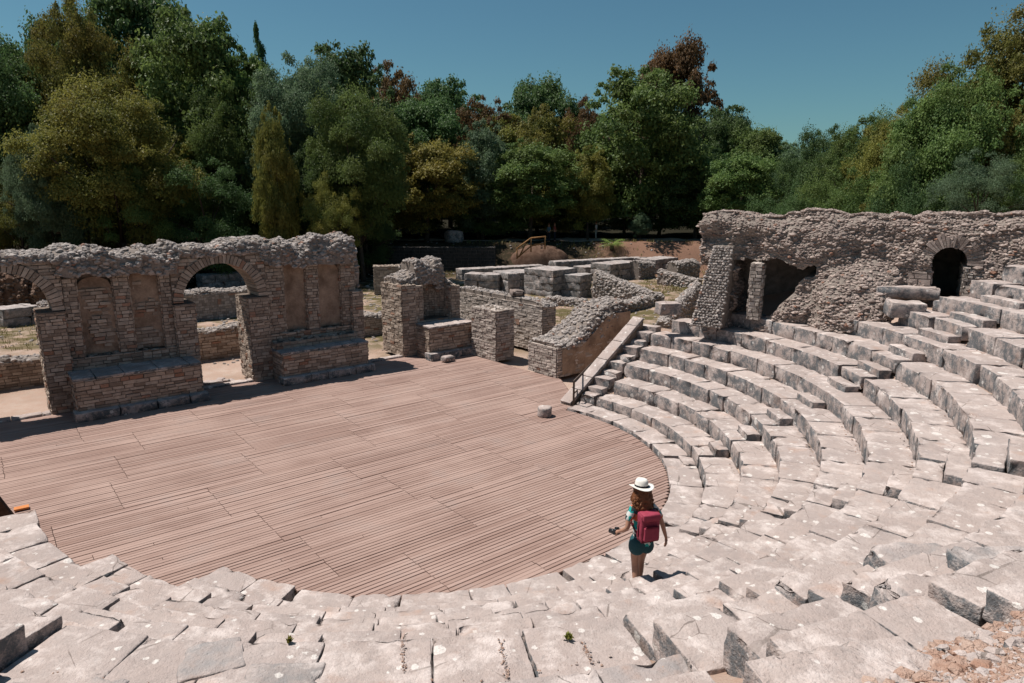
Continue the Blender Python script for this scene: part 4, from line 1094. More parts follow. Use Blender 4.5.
# ------------------------------------------------------------------ small plants
def palm(p, rad, label):
    t = thing('palm', label, 'palm', p); p = np.array(p)
    mb = MB(); tube(mb, [p, p + [0, 0, .25], p + [0, 0, .5]], [.16, .2, .15], 8); mb.build('trunk', M['trunk'], t)
    mb = MB()
    for k in range(26):
        a = rng.uniform(0, 6.28); up = rng.uniform(.25, 1.1); L = rad * rng.uniform(.85, 1.1); prev = None; V = []; F = []
        side = np.array([-math.sin(a), math.cos(a), 0])
        for i in range(9):
            q = i / 8; rr = L * q * math.cos(up * (1 - .3 * q)); z = .5 + L * (math.sin(up) * q - .55 * q * q)
            c = p + [rr * math.cos(a), rr * math.sin(a), z]
            w = .26 * rad * math.sin(math.pi * min(1, q + .08)) + .005
            for s in (-1, 1):
                d = side * s * w - np.array([0, 0, .35 * w]); al = np.array([math.cos(a), math.sin(a), 0]) * .05
                n0 = len(V); V += [c - al * .4, c + al * .4, c + d + al]; F.append((n0, n0 + 1, n0 + 2))
                V += [c + al * 1.0, c + al * 1.8, c + d + al * 2.2]; F.append((n0 + 3, n0 + 4, n0 + 5))
        mb.add(V, F, 0, rng.random(), smooth=False)
    mb.build('fronds', M['palm_leaf'], t)
q = pix(612, 241, 2.2); q[2] = ground_z(q[0], 63.8); palm((q[0] * 63.8 / q[1], 63.8, ground_z(q[0] * 63.8 / q[1], 63.8)), 1.75, 'small palm with arching fronds beside the path at the foot of the wood')
def tuft(mb, p, n, h, spread):
    for _ in range(n):
        a = rng.uniform(0, 6.28); b = np.array(p) + [rng.normal(0, spread), rng.normal(0, spread), 0]; lean = rng.uniform(.1, .8) * h; hh = h * rng.uniform(.5, 1.1)
        w = .012 * max(1, h / .15); sd = np.array([-math.sin(a), math.cos(a), 0]) * w; d = np.array([math.cos(a), math.sin(a), 0])
        mb.add([b - sd, b + sd, b + d * lean * .5 + [0, 0, hh * .7] + sd * .7, b + d * lean + [0, 0, hh], b + d * lean * .5 + [0, 0, hh * .7] - sd * .7], [(0, 1, 2, 4), (4, 2, 3)], 0, rng.random(), smooth=False)
# grass patches among the ruins
mb = MB()
def patch(x0, x1, y0, y1, n, h):
    xs, ys = rng.uniform(x0, x1, n), rng.uniform(y0, y1, n); zs = terrain(xs, ys)
    for x, y, z in zip(xs, ys, zs):
        if vnoise(np.array([[x * .7, y * .7, 0]]), 3)[0] > -.25: tuft(mb, (x, y, z), 3, h, .12)
patch(8.5, 14.5, 43, 54, 900, .22); patch(2.5, 6.5, 33, 41, 420, .16); patch(-29, -18, 29, 37, 700, .16); patch(-.3, 2, 27.5, 29.6, 130, .13); patch(5, 9, 27, 33, 120, .25); patch(-6, 26, 57, 66, 700, .35)
tag(mb.build('grass', M['grass']), kind='stuff')
# weeds rooted in the seat joints
for lab, (px, py), z in (('small green weed in a slab joint left of the photo centre at the bottom', (289, 640), 2.4), ('green weed at the head of a joint just below the woman', (568, 636), 2.4), ('leafy green weed in the joint right of the woman near the bottom', (682, 641), 2.42)):
    p = pix(px, py, z); mb = MB(); tuft(mb, p - [0, 0, .02], 26, .055, .014); tag(mb.build('weed', M['leaf_olive'], None, origin=p), lab, 'weed')
# loose gravel and chips on the red earth near the camera, and spilled in the joints
mb = MB(); C = []; S = []
for _ in range(16000):
    y = rng.uniform(1.4, 4.0); x = rng.uniform(.25 * y, 1.0 * y); r = math.hypot(x - CX, y - CY)
    if r < 13.0 or math.degrees(math.atan2(y - CY, x - CX)) < -79: continue
    z = ground_z(x, y); s = rng.uniform(.006, .022) * (1 + 2.2 * (rng.random() < .06)); C.append((x, y, z + s * .2)); S.append(s)
for _ in range(1800):
    k = rng.integers(1, 11); a = rng.uniform(-105, -5); r = row_r(k) - rng.uniform(.01, .12); p = polar(r, a); s = rng.uniform(.006, .02)
    C.append((*p, row_z(k) - .40 + s * .3)); S.append(s)
for (x0, y0), (x1, y1) in (((402, 640), (404, 672)), ((499, 638), (509, 682)), ((582, 642), (592, 662)), ((655, 622), (690, 650))):
    for _ in range(90):
        q = rng.random(); p = pix(x0 + (x1 - x0) * q, y0 + (y1 - y0) * q, 2.37); s = rng.uniform(.004, .013); C.append((p[0] + rng.normal(0, .012), p[1] + rng.normal(0, .012), 2.372)); S.append(s)
C = np.array(C); S = np.array(S); h_ = rng.random(len(C)) < .4
pebbles(mb, C[h_], S[h_], 0, flat=.6); pebbles(mb, C[~h_], S[~h_], 1, flat=.6); tag(mb.build('gravel', [M['lime'], M['red_earth']]), kind='stuff')
mb = MB(); C = []; S = []
for _ in range(2600):
    x, y = rng.uniform(-28, 16), rng.uniform(24, 50); s = rng.uniform(.03, .13)
    r = math.hypot(x - CX, y - CY); q = (np.array([x, y]) - WB); sd = (q @ WU, q @ WN)
    if sd[1] > -1.6 and sd[0] < 9: continue
    if x > 2 and y < 30: continue
    if rng.random() < .35: y += 16; s *= 1.3
    C.append((x, y, ground_z(x, y) + s * .15)); S.append(s)
pebbles(mb, np.array(C), np.array(S), 0, flat=.6); tag(mb.build('scattered_rubble', M['rubble']), kind='stuff')

# brown rubble bank behind the left arch
mb = MB(); rubble_ridge(mb, np.array([-38, 39.0, 0]), np.array([15.5, 3.5, 0]), np.array([-.8, 4.5, 0]), -.3, lambda q: 2.3 + .3 * np.sin(q * 6), mats=(0, 1), dens=26, size=(.07, .2), amp=.5)
tag(mb.build('rubble_bank', [M['bank_stone'], M['bank']], None, origin=np.array([-30, 42, 0])), 'reddish brown rubble bank seen through the top of the left arch', 'rubble bank')

# foreground stones that break the rows by the camera
def fg(label, px, py, z, size, yaw, tilt=(0, 0), mats=None, low=False, **kw):
    for _ in range(12):
        p = pix(px, py, z); r = math.hypot(p[0] - CX, p[1] - CY); k = int((r - 6.48) / .725) + 1
        z = max(ground_z(p[0], p[1]) + .07, row_z(k) - .03) if not low else row_z(6) + .025
    p = pix(px, py, z); p[2] = z - size[2] / 2
    return loose(label, p, size, yaw, tilt, name='broken_stone', cat='stone', mats=mats, amp=.06, chip=.14, bev=.03, grp='broken stones in the foreground', **kw)
fg('bluish grey flat block at the bottom edge left of centre', 283, 676, 2.52, (.66, .40, .30), R(2), low=True, mats=M['lime_grey'])
fg('dark grey chipped stone at the bottom edge near the left corner', 98, 684, 2.62, (.42, .32, .30), R(-20), low=True, mats=M['lime_grey'])
fg('cracked grey boulder between slabs at the bottom left', 212, 656, 2.46, (.56, .5, .3), R(25), low=True, mats=M['lime_grey'])
fg('rough ridged grey block right of the seat slabs at the right', 925, 558, 3.34, (.86, .55, .42), R(12), (.03, .04), mats=M['lime_grey'])
fg('tilted grey stone at the right edge beside the ridged block', 1010, 560, 3.54, (.80, .5, .40), R(10), (.0, .06), mats=M['lime_grey'])
fg('pale humped boulder below the ridged grey block', 940, 590, 3.66, (.80, .50, .35), R(12), (.02, .03))
fg('dark pitted stone half sunk at the lower right', 900, 626, 3.86, (.70, .36, .26), R(10), mats=M['lime_grey'])
fg('long pale foreground block at the lower right beside the red earth', 850, 672, 4.12, (.95, .44, .30), R(12), (.0, .02))

# ------------------------------------------------------------------ railing, posts, drum
def rail(label, pts_post, h, mat, name='handrail', r=.03, top=True, cat='railing', grp=None, mid=False):
    t = thing(name, label, cat, pts_post[0], grp)
    for p in pts_post:
        mb = MB(); box_frame(mb, np.array(p) - [r, r, 0], [2 * r, 0, 0], [0, 2 * r, 0], [0, 0, h]); mb.build('post', mat, t)
    for i in range(len(pts_post) - 1):
        a, b = np.array(pts_post[i]) + [0, 0, h], np.array(pts_post[i + 1]) + [0, 0, h]
        mb = MB(); tube(mb, [a, b], r * 1.05, 6); mb.build('rail', mat, t)
        if mid: mb = MB(); tube(mb, [a - [0, 0, h * .5], b - [0, 0, h * .5]], r * .8, 6); mb.build('rail', mat, t)
    return t
a0 = np.array([1.93, 20.55, .0]); b0 = np.array([2.75, 22.9, .0])
rail('rusty metal handrail at the foot of the sloping coping', [a0, b0], .82, M['steel'], r=.03, mid=True)
p = np.array([.98, 19.6, 0.0]); t = thing('stone_drum', 'short pale column drum standing alone on the wooden floor', 'column drum', p)
mb = MB(); th = np.linspace(0, 2 * np.pi, 28, endpoint=False); prof = [(.0, .0), (.20, .0), (.215, .03), (.21, .12), (.215, .24), (.20, .285), (.16, .295), (0, .29)]
V = []; F = []
for r_, z in prof:
    for a in th:
        q = np.array([[math.cos(a) * r_, math.sin(a) * r_, z]]); rr = r_ * (1 + .10 * fbm(q * 6, 4)[0]); V.append(p + [rr * math.cos(a), rr * math.sin(a), z + .02 * vnoise(q * 5, 8)[0] * (z > .1)])
m = len(th); F = [(j * m + i, j * m + (i + 1) % m, (j + 1) * m + (i + 1) % m, (j + 1) * m + i) for j in range(len(prof) - 1) for i in range(m)]
mb.add(V, F, 0, .3); mb.build('drum', M['lime'], t)
# dark timber post and board on the left
p = pix(1, 521, 0.0); p = np.array([p[0], p[1], 0]); t = thing('wooden_post', 'dark timber post with slanting brace at the left edge of the floor', 'post', p)
mb = MB(); box_frame(mb, p + [-.16, -.07, 0], [.14, 0, 0], [0, .14, 0], [0, 0, .98]); mb.build('post', M['dark_wood'], t)
mb = MB(); hexa(mb, np.array([p + [-.02, -.03, 0], p + [.34, -.03, 0], p + [.34, .04, 0], p + [-.02, .04, 0], p + [-.02, -.03, .55], p + [.02, -.03, .55], p + [.02, .04, .55], p + [-.02, .04, .55]])); mb.build('brace', M['dark_wood'], t)
p = pix(17, 511, 0.03); mb = MB(); c, s = math.cos(R(36)), math.sin(R(36)); box_frame(mb, p - np.array([c, s, 0]) * .05, np.array([c, s, 0]) * .26, np.array([-s, c, 0]) * .16, [0, 0, .035])
tag(mb.build('board', M['orange'], None, origin=p), 'new orange board lying on the floor beside the dark post', 'board')
# timber ramp rail with slanting handrails on the mound, far behind
Yr = 61.0
def rp(px, py): return pixY(px, py, Yr)
t = thing('ramp_railing', 'orange-brown timber railing of a ramp on the mound before the wood', 'railing', rp(530, 260))
for a, b, nm in (((517, 259), (517, 248), 'post'), ((531, 252), (531, 238), 'post'), ((545, 249), (545, 236), 'post'), ((516, 249), (531, 238), 'handrail'), ((531, 238), (546, 236.5), 'handrail'), ((517, 258), (531, 246), 'lower_rail'), ((531, 246), (545, 243), 'lower_rail'), ((519, 257), (526, 243), 'brace')):
    A_, B_ = rp(*a), rp(*b); mb = MB(); tube(mb, [A_, B_], .07, 6); mb.build(nm, M['rail_wood'], t)
mb = MB(); c = rp(540, 262); 
ph, thh = np.meshgrid(np.linspace(0, 2 * np.pi, 36, endpoint=False), np.linspace(0, 1, 12), indexing='ij'); V = []
for a, q in zip(ph.ravel(), thh.ravel()):
    rr = (1 - q); V.append((c[0] + 3.0 * rr * math.cos(a), Yr + 1.6 + 1.6 * rr * math.sin(a), -.2 + 2.35 * math.sqrt(max(0, 1 - rr ** 2.2))))
V = np.array(V); V = V + .22 * np.stack([fbm(V * 1.4, k) for k in (1, 2, 3)], 1)
m2 = 12; F = [(i * m2 + j, ((i + 1) % 36) * m2 + j, ((i + 1) % 36) * m2 + j + 1, i * m2 + j + 1) for i in range(36) for j in range(m2 - 1)]
mb.add(V, F, 0, .5); tag(mb.build('earth_mound', M['bank'], None), kind='structure')
bseed[0] += 1
p = pixY(454, 240, 66); p[2] = ground_z(p[0], 66) + .45; mb = MB(); stone(mb, p, (1.6, 1.3, 1.25), .4, .5, .14, .16, 1.5, 5, chip=.1); tag(mb.build('boulder', M['lime'], None, origin=p), 'round pale boulder on the terrace edge below the wood', 'boulder')

# ------------------------------------------------------------------ people
def skin_obj(name, joints, edges, mat, parent, root=0, sub=2, smooth_=True):
    """joints: list of (x, y, z, rx, ry) in the parent's space"""
    me = bpy.data.meshes.new(name); me.from_pydata([j[:3] for j in joints], edges, []); me.update()
    o = bpy.data.objects.new(name, me); COL.objects.link(o); o.parent = parent
    sk = o.modifiers.new('skin', 'SKIN'); sk.use_smooth_shade = smooth_
    for i, v in enumerate(me.skin_vertices[0].data):
        v.radius = (joints[i][3], joints[i][4]); v.use_root = (i == root); v.use_loose = False
    s = o.modifiers.new('sub', 'SUBSURF'); s.levels = sub; s.render_levels = sub
    dg = bpy.context.evaluated_depsgraph_get(); dg.update()
    m2 = bpy.data.meshes.new_from_object(o.evaluated_get(dg)); o.modifiers.clear(); o.data = m2
    m2.materials.clear(); m2.materials.append(mat)
    for p_ in m2.polygons: p_.use_smooth = True
    return o
def flatmat(name, c, rough=.8, spec=.2): k = NT(name, rough, spec); n = k.noise(30, 3); return k.color(k.mix(k.ramp(n, .3, .7), tuple(x * .85 for x in c), c))
SKIN = flatmat('skin', (.40, .215, .145), .55, .35)
HAIR = flatmat('auburn_hair', (.16, .060, .024), .6, .3)
SHORT = flatmat('teal_denim', (.022, .075, .088)); RED = flatmat('red_backpack_cloth', (.30, .042, .072), .65); REDD = flatmat('dark_red_cloth', (.13, .014, .028), .7)
HAT = flatmat('white_straw', (.72, .69, .63), .8); BAND = flatmat('black_band', (.012, .012, .014)); CAMB = flatmat('black_camera', (.014, .014, .016), .4, .5); SHOE = flatmat('dark_sandal', (.03, .025, .022))
def mat_shirt():
    k = NT('patterned_shirt', .85, .15); v = k.voro(17, out='Color'); s = k.n.new('ShaderNodeSeparateColor'); k.L(v, s.inputs[0])
    c = k.mix(k.math('GREATER_THAN', s.outputs[0], .30), (.025, .04, .045), (.55, .55, .52))
    c = k.mix(k.math('GREATER_THAN', s.outputs[1], .68), c, (.02, .30, .28)); c = k.mix(k.math('GREATER_THAN', s.outputs[2], .84), c, (.45, .10, .05)); return k.color(c)
SHIRT = mat_shirt()
WP = np.array([1.84, 8.86]); rW = math.hypot(WP[0] - CX, WP[1] - CY)
t = thing('person', 'woman in white hat and teal shorts with red backpack, walking down the steps', 'person', (WP[0], WP[1], .84))
t.rotation_euler = (0, 0, R(15))
t.scale = (.97, .97, .97)
S = 1.0
J = [(0, 0, .93, .135, .10), (0, .01, 1.08, .115, .085), (0, .03, 1.22, .13, .095), (0, .03, 1.36, .12, .08), (0, .04, 1.44, .052, .052), (-.01, .06, 1.50, .05, .05), (-.01, .075, 1.56, .075, .09), (-.012, .08, 1.645, .078, .095), (-.012, .08, 1.70, .045, .055),
     (-.15, .03, 1.375, .055, .055), (-.215, .01, 1.27, .045, .045), (-.255, -.03, 1.12, .038, .038), (-.285, .06, 1.045, .032, .032), (-.30, .15, .985, .026, .024),
     (.15, .02, 1.375, .055, .055), (.245, -.01, 1.25, .045, .045), (.305, -.02, 1.10, .038, .038), (.355, .0, .96, .031, .031), (.395, .02, .86, .025, .023),
     (-.085, .0, .86, .095, .095), (-.075, .06, .66, .075, .075), (-.055, .09, .47, .055, .057), (-.06, .04, .30, .056, .058), (-.06, -.02, .09, .036, .038), (-.065, .06, .035, .036, .03), (-.07, .15, .02, .032, .022),
     (.085, .0, .86, .095, .095), (.095, .13, .66, .075, .077), (.105, .22, .45, .056, .058), (.115, .26, .24, .056, .058), (.12, .29, .0, .036, .038), (.12, .37, -.055, .036, .03), (.12, .45, -.075, .032, .022)]
Ed = [(0, 1), (1, 2), (2, 3), (3, 4), (4, 5), (5, 6), (6, 7), (7, 8), (3, 9), (9, 10), (10, 11), (11, 12), (12, 13), (3, 14), (14, 15), (15, 16), (16, 17), (17, 18), (0, 19), (19, 20), (20, 21), (21, 22), (22, 23), (23, 24), (24, 25), (0, 26), (26, 27), (27, 28), (28, 29), (29, 30), (30, 31), (31, 32)]
def hand(J, Ed, w, side, dirv, palmv, curl):
    """palm and five fingers grown from wrist joint w"""
    dirv = np.array(dirv, float); dirv /= np.linalg.norm(dirv); palmv = np.array(palmv, float); palmv /= np.linalg.norm(palmv); acr = np.cross(dirv, palmv) * side
    W = np.array(J[w][:3]); pc = W + dirv * .05; J.append((*pc, .030, .020)); pi = len(J) - 1; Ed.append((w, pi))
    for k, (off, L) in enumerate(((-.024, .066), (-.008, .074), (.009, .070), (.025, .056))):
        k0 = pc + dirv * .038 + acr * off; k1 = k0 + (dirv * math.cos(curl) + palmv * math.sin(curl)) * L * .5; k2 = k1 + (dirv * math.cos(curl * 2.1) + palmv * math.sin(curl * 2.1)) * L * .5
        n = len(J); J += [(*k0, .0095, .0095), (*k1, .0085, .0085), (*k2, .0065, .0065)]; Ed += [(pi, n), (n, n + 1), (n + 1, n + 2)]
    k0 = pc - dirv * .015 - acr * .03; k1 = k0 + (dirv * .6 - acr * .6 + palmv * .5) * .035; k2 = k1 + (dirv * .8 + palmv * .5) * .03
    n = len(J); J += [(*k0, .012, .012), (*k1, .010, .010), (*k2, .0075, .0075)]; Ed += [(pi, n), (n, n + 1), (n + 1, n + 2)]
hand(J, Ed, 13, -1, (-.35, .8, -.35), (.6, .1, -.6), .5); hand(J, Ed, 18, 1, (.12, .12, -1), (-.9, .2, 0), .3)
body = skin_obj('body', J, Ed, SKIN, t)
# face: nose, eyes, lips, ears set on the head
def blob(name, c, rad, mat, parent, seg=12, dent=None):
    mb = MB(); V = []; F = []
    for i in range(seg + 1):
        for j in range(seg * 2):
            a, b = math.pi * i / seg, math.pi * j / seg; V.append((c[0] + rad[0] * math.sin(a) * math.cos(b), c[1] + rad[1] * math.sin(a) * math.sin(b), c[2] + rad[2] * math.cos(a)))
    m = seg * 2; F = [(i * m + j, (i + 1) * m + j, (i + 1) * m + (j + 1) % m, i * m + (j + 1) % m) for i in range(seg) for j in range(m)]
    mb.add(V, F, 0, .5)
    me_o = mb.build(name, mat); me_o.parent = parent; return me_o
EYE = flatmat('eye_white', (.7, .68, .65), .3); LIP = flatmat('lips', (.36, .10, .085), .5)
blob('nose', (-.012, .178, 1.60), (.014, .020, .022), SKIN, t, 8)
for s in (-1, 1): blob('eye', (-.012 + s * .032, .163, 1.625), (.012, .008, .008), EYE, t, 8); blob('ear', (-.012 + s * .085, .075, 1.61), (.012, .022, .032), SKIN, t, 8)
blob('mouth', (-.012, .170, 1.565), (.024, .008, .007), LIP, t, 8)
# shirt: torso and short sleeves
JS = [(0, -.01, .74, .150, .125), (0, .0, .95, .162, .135), (0, .01, 1.08, .142, .105), (0, .03, 1.22, .150, .112), (0, .03, 1.36, .142, .10), (0, .036, 1.425, .075, .07), (-.15, .03, 1.378, .075, .07), (-.215, .01, 1.27, .062, .06), (-.232, .006, 1.20, .062, .058), (.15, .02, 1.378, .078, .072), (.242, -.01, 1.26, .064, .062), (.268, -.012, 1.19, .062, .060)]
skin_obj('shirt', JS, [(0, 1), (1, 2), (2, 3), (3, 4), (4, 5), (4, 6), (6, 7), (7, 8), (4, 9), (9, 10), (10, 11)], SHIRT, t)
JP = [(0, 0, 1.03, .14, .11), (0, -.015, .90, .180, .150), (-.095, .0, .82, .130, .132), (-.09, .04, .66, .120, .118), (.095, .0, .82, .130, .132), (.09, .075, .66, .120, .118)]
skin_obj('shorts', JP, [(0, 1), (1, 2), (2, 3), (1, 4), (4, 5)], SHORT, t)
# hair: long loose curls behind
mb = MB(); C_ = []
for i in range(420):
    a = rng.uniform(-2.9, -.2); q = rng.random(); z = 1.69 - .30 * q; rr = .085 + .055 * math.sin(min(1, q * 1.3) * 1.6) + rng.uniform(-.012, .015)
    C_.append((-.012 + rr * math.cos(a) * 1.08, .065 + rr * math.sin(a) * .95 - .02 * q, z))
hair_obj = None
mb = MB(); V = []; F = []; ns, mm = 14, 22
for i in range(ns + 1):
    q = i / ns; z = 1.715 - .335 * q
    for j in range(mm):
        a = -3.35 + 3.55 * j / (mm - 1); rr = (.094 + .052 * math.sin(min(1, q * 1.25) * 1.9)) * (1 if i else .8)
        n_ = .018 * vnoise(np.array([[a * 4, z * 22, 0]]), 4)[0] + .012 * vnoise(np.array([[a * 9, z * 40, 3]]), 5)[0]
        V.append((-.012 + (rr + n_) * math.cos(a), .065 + (rr + n_) * math.sin(a) - .035 * q, z + .02 * vnoise(np.array([[a * 5, q, 7]]), 2)[0] * (q > .8)))
nI = len(V)
for i in range(ns + 1):
    q = i / ns
    for j in range(mm): x, y, z = V[i * mm + j]; V.append((-.012 + (x + .012) * .55, .065 + (y - .065) * .55, z))
F = [(i * mm + j, i * mm + j + 1, (i + 1) * mm + j + 1, (i + 1) * mm + j) for i in range(ns) for j in range(mm - 1)] + [(nI + i * mm + j, nI + (i + 1) * mm + j, nI + (i + 1) * mm + j + 1, nI + i * mm + j + 1) for i in range(ns) for j in range(mm - 1)]
F += [(ns * mm + j, ns * mm + j + 1, nI + ns * mm + j + 1, nI + ns * mm + j) for j in range(mm - 1)] + [(j + 1, j, nI + j, nI + j + 1) for j in range(mm - 1)]
F += [((i + 1) * mm, i * mm, nI + i * mm, nI + (i + 1) * mm) for i in range(ns)] + [(i * mm + mm - 1, (i + 1) * mm + mm - 1, nI + (i + 1) * mm + mm - 1, nI + i * mm + mm - 1) for i in range(ns)]
mb.add(V, F, 0, .5)
pebbles(mb, C_, rng.uniform(.012, .026, len(C_)), 0, flat=1.3)
h_ = mb.build('hair', HAIR); h_.parent = t
# hat: brim, pinched crown, band
hat = bpy.data.objects.new('hat', None); COL.objects.link(hat); hat.parent = t; hat.location = (-.012, .07, 1.685); hat.rotation_euler = (R(-6), R(3), 0)
def lathe(name, prof, mat, parent, seg=40, fn=None):
    mb = MB(); V = []
    for r_, z in prof:
        for k in range(seg):
            a = 2 * math.pi * k / seg; x, y, zz = r_ * math.cos(a) * .92, r_ * math.sin(a) * 1.08, z
            if fn: x, y, zz = fn(x, y, zz, a, r_)
            V.append((x, y, zz))
    F = [(i * seg + k, i * seg + (k + 1) % seg, (i + 1) * seg + (k + 1) % seg, (i + 1) * seg + k) for i in range(len(prof) - 1) for k in range(seg)]
    mb.add(V, F, 0, .5); o = mb.build(name, mat); o.parent = parent; return o
lathe('brim', [(.098, .002), (.13, -.004), (.165, -.010), (.188, -.006), (.189, -.001), (.165, -.003), (.13, .004), (.098, .012)], HAT, hat, fn=lambda x, y, z, a, r_: (x, y, z + .035 * max(0, r_ - .1) / .09 * math.cos(a) ** 2 - .02 * max(0, r_ - .1) / .09 * max(0, math.sin(a))))
lathe('crown', [(.104, .0), (.101, .05), (.094, .095), (.078, .118), (.05, .122), (.02, .112), (.001, .108)], HAT, hat, fn=lambda x, y, z, a, r_: (x * (1 - .18 * max(0, z - .06) / .06 * max(0, math.sin(a))), y, z))
lathe('hat_band', [(.1045, .008), (.1065, .010), (.1045, .036), (.1025, .038)], BAND, hat)
# backpack with pocket, straps and a handle
bp = bpy.data.objects.new('backpack', None); COL.objects.link(bp); bp.parent = t; bp.location = (.0, -.15, 1.19); bp.scale = (.98, .9, .9)
def soft(name, c, size, mat, parent, bev=.05, seed=1, amp=.02, tilt=(0, 0)):
    mb = MB(); stone(mb, c, size, 0, bev, .03, amp, 6, seed, tilt, tint=.5); o = mb.build(name, mat); o.parent = parent; return o
soft('pack_body', (0, -.02, 0), (.30, .19, .46), RED, bp, .085, 3); soft('front_pocket', (0, -.125, -.08), (.23, .08, .22), RED, bp, .035, 4); soft('top_flap', (0, -.05, .19), (.27, .20, .11), RED, bp, .05, 5)
soft('zip_line', (0, -.155, .045), (.20, .03, .018), REDD, bp, .008, 6, .0); soft('base', (0, -.03, -.215), (.28, .17, .05), REDD, bp, .02, 7)
for s in (-1, 1):
    mb = MB(); tube(mb, [(s * .09, .06, .20), (s * .10 - .02, .14, .235), (s * .105 - .02, .235, .20), (s * .12 - .02, .285, .08), (s * .13 - .02, .255, -.05), (s * .12, .12, -.16), (s * .11, .04, -.19)], .019, 8); o = mb.build('strap', REDD); o.parent = bp
    mb = MB(); tube(mb, [(s * .152, -.02, .10), (s * .158, -.03, -.02), (s * .154, -.02, -.16)], .012, 6); o = mb.build('side_strap', REDD); o.parent = bp
for s in ((-.02, .07, .02), (-.005, .36, -.09)): pass
for nm, c in (('sandal', (-.067, .055, .012)), ('sandal', (.12, .365, -.095))): soft(nm, c, (.085, .235, .026), SHOE, t, .01, 9, .0, tilt=(0 if c[1] < .2 else -.25, 0))
cam_p = thing('camera', 'black camera held at the waist in the left hand of the woman', 'camera', (0, 0, 0)); cam_p.parent = None
bpy.context.view_layer.update()
wp = t.matrix_world @ Vector((-.30, .235, .94)); cam_p.location = wp; cam_p.rotation_euler = (R(-10), R(15), t.rotation_euler.z + .5)
soft('camera_body', (0, 0, 0), (.13, .06, .085), CAMB, cam_p, .015, 11, .0); soft('prism_hump', (0, 0, .05), (.05, .05, .03), CAMB, cam_p, .012, 12, .0)
mb = MB(); tube(mb, [(0, .03, -.005), (0, .06, -.005), (0, .12, -.005)], [.034, .036, .034], 16); o = mb.build('lens', CAMB); o.parent = cam_p

def bystander(label, x, y, shirt, trousers, face, scale=1.0):
    z = ground_z(x, y); r_ = thing('person', label, 'person', (x, y, z)); r_.rotation_euler = (0, 0, face); r_.scale = (scale,) * 3
    J = [(0, 0, .95, .12, .09), (0, 0, 1.2, .14, .10), (0, 0, 1.40, .11, .08), (0, .01, 1.5, .05, .05), (0, .02, 1.60, .08, .09), (0, .02, 1.70, .06, .07), (-.18, 0, 1.38, .05, .05), (-.24, .02, 1.12, .04, .04), (-.24, .1, .88, .03, .03), (.18, 0, 1.38, .05, .05), (.24, .02, 1.12, .04, .04), (.22, .16, .95, .03, .03), (-.09, 0, .88, .085, .085), (-.10, .03, .48, .055, .055), (-.10, 0, .08, .04, .04), (-.10, .14, .03, .035, .03), (.09, 0, .88, .085, .085), (.10, .05, .48, .055, .055), (.11, 0, .08, .04, .04), (.11, .14, .03, .035, .03)]
    E_ = [(0, 1), (1, 2), (2, 3), (3, 4), (4, 5), (2, 6), (6, 7), (7, 8), (2, 9), (9, 10), (10, 11), (0, 12), (12, 13), (13, 14), (14, 15), (0, 16), (16, 17), (17, 18), (18, 19)]
    skin_obj('body', J, E_, SKIN, r_, sub=1)
    skin_obj('shirt', [(0, 0, .92, .145, .11), (0, 0, 1.2, .155, .115), (0, 0, 1.40, .13, .095), (-.18, 0, 1.38, .068, .066), (-.24, .02, 1.14, .056, .055), (.18, 0, 1.38, .068, .066), (.24, .02, 1.14, .056, .055)], [(0, 1), (1, 2), (2, 3), (3, 4), (2, 5), (5, 6)], shirt, r_, sub=1)
    skin_obj('trousers', [(0, 0, .98, .14, .105), (-.09, 0, .86, .10, .10), (-.10, .03, .48, .072, .072), (-.10, 0, .10, .06, .06), (.09, 0, .86, .10, .10), (.10, .05, .48, .072, .072), (.11, 0, .10, .06, .06)], [(0, 1), (1, 2), (2, 3), (0, 4), (4, 5), (5, 6)], trousers, r_, sub=1)
    blob('hair', (0, .0, 1.70), (.095, .10, .09), HAIR, r_, 8)
    return r_
BLUE = flatmat('blue_shirt', (.10, .20, .26)); WHITE = flatmat('white_shirt', (.55, .55, .53)); NAVY = flatmat('navy_trousers', (.02, .025, .04)); CREAM = flatmat('cream_trousers', (.4, .38, .34)); PINK = flatmat('faded_red_shirt', (.30, .07, .05))
def at_Y(px, Y): return (px - 512) / FPX * Y * 1.015
bystander('visitor in a blue shirt standing by the timber railing before the wood', at_Y(548, 66.5), 66.5, BLUE, NAVY, 2.2)
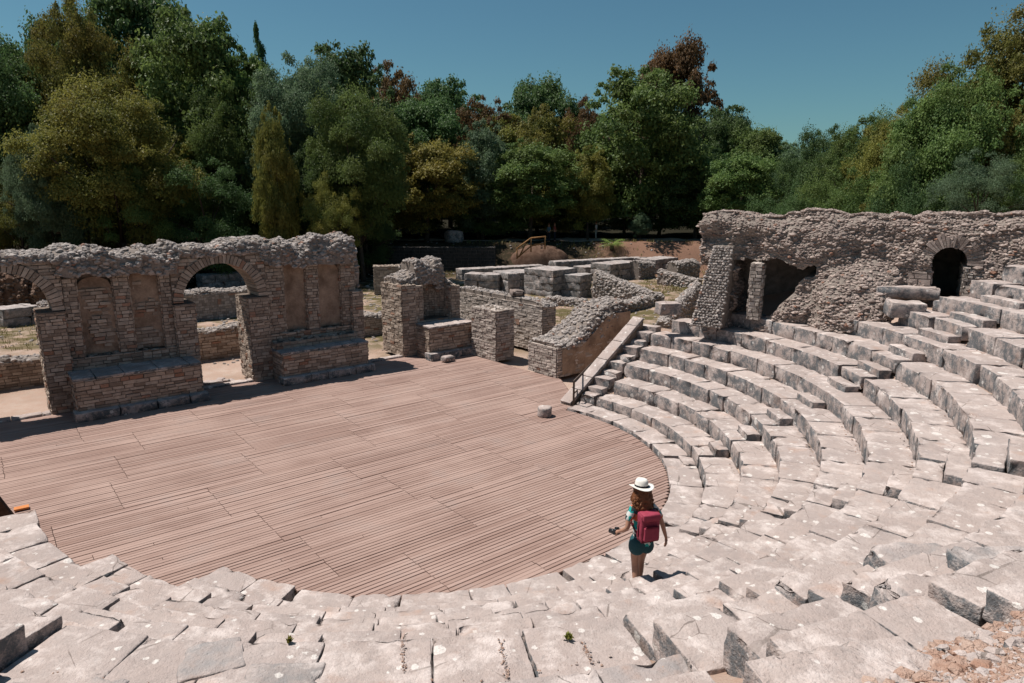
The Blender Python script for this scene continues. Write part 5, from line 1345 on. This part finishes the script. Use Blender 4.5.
bystander('visitor in a faded red shirt beside the blue-shirted visitor', at_Y(553.5, 66.9), 66.9, PINK, NAVY, -2.0)
bystander('distant walker in white clothes on the path left of the palm', at_Y(594, 69), 69, WHITE, CREAM, 1.2)

# ------------------------------------------------------------------ light, sky, camera
el = R(63.5); sx, sy = -.965, .26; L_ = math.hypot(sx, sy); sx, sy = sx / L_, sy / L_
sd = Vector((sx * math.cos(el), sy * math.cos(el), math.sin(el)))
sun = bpy.data.lights.new('sun', 'SUN'); sun.energy = 4.6; sun.angle = R(.53); sun.color = (1.0, .945, .89)
so = bpy.data.objects.new('sun', sun); COL.objects.link(so); so.rotation_euler = sd.to_track_quat('Z', 'Y').to_euler()
w = bpy.data.worlds.new('World'); scene.world = w; w.use_nodes = True; nt = w.node_tree
bg = nt.nodes['Background']; sky = nt.nodes.new('ShaderNodeTexSky'); sky.sky_type = 'NISHITA'; sky.sun_disc = False
sky.sun_elevation = el; sky.sun_rotation = math.atan2(sx, sy); sky.air_density = 1.0; sky.dust_density = .6; sky.ozone_density = 1.6
tn = nt.nodes.new('ShaderNodeMix'); tn.data_type = 'RGBA'; tn.blend_type = 'MULTIPLY'; tn.inputs[0].default_value = 1.0; tn.inputs[7].default_value = (.46, .71, .70, 1)
nt.links.new(sky.outputs[0], tn.inputs[6]); nt.links.new(tn.outputs[2], bg.inputs[0]); bg.inputs[1].default_value = .068
cd = bpy.data.cameras.new('view'); co = bpy.data.objects.new('view', cd); COL.objects.link(co)
co.location = (0, 0, CAM_H); co.rotation_euler = (math.pi / 2 - PITCH, 0, 0); cd.sensor_width = 36; cd.lens = FPX / 1024 * 36; cd.clip_start = .05; cd.clip_end = 3000
scene.camera = co
scene.render.engine = 'CYCLES'; scene.cycles.use_denoising = True; scene.cycles.max_bounces = 6; scene.cycles.diffuse_bounces = 3; scene.cycles.transparent_max_bounces = 4
scene.view_settings.view_transform = 'Standard'; scene.view_settings.look = 'None'; scene.view_settings.exposure = 0.40; scene.view_settings.gamma = 1.0
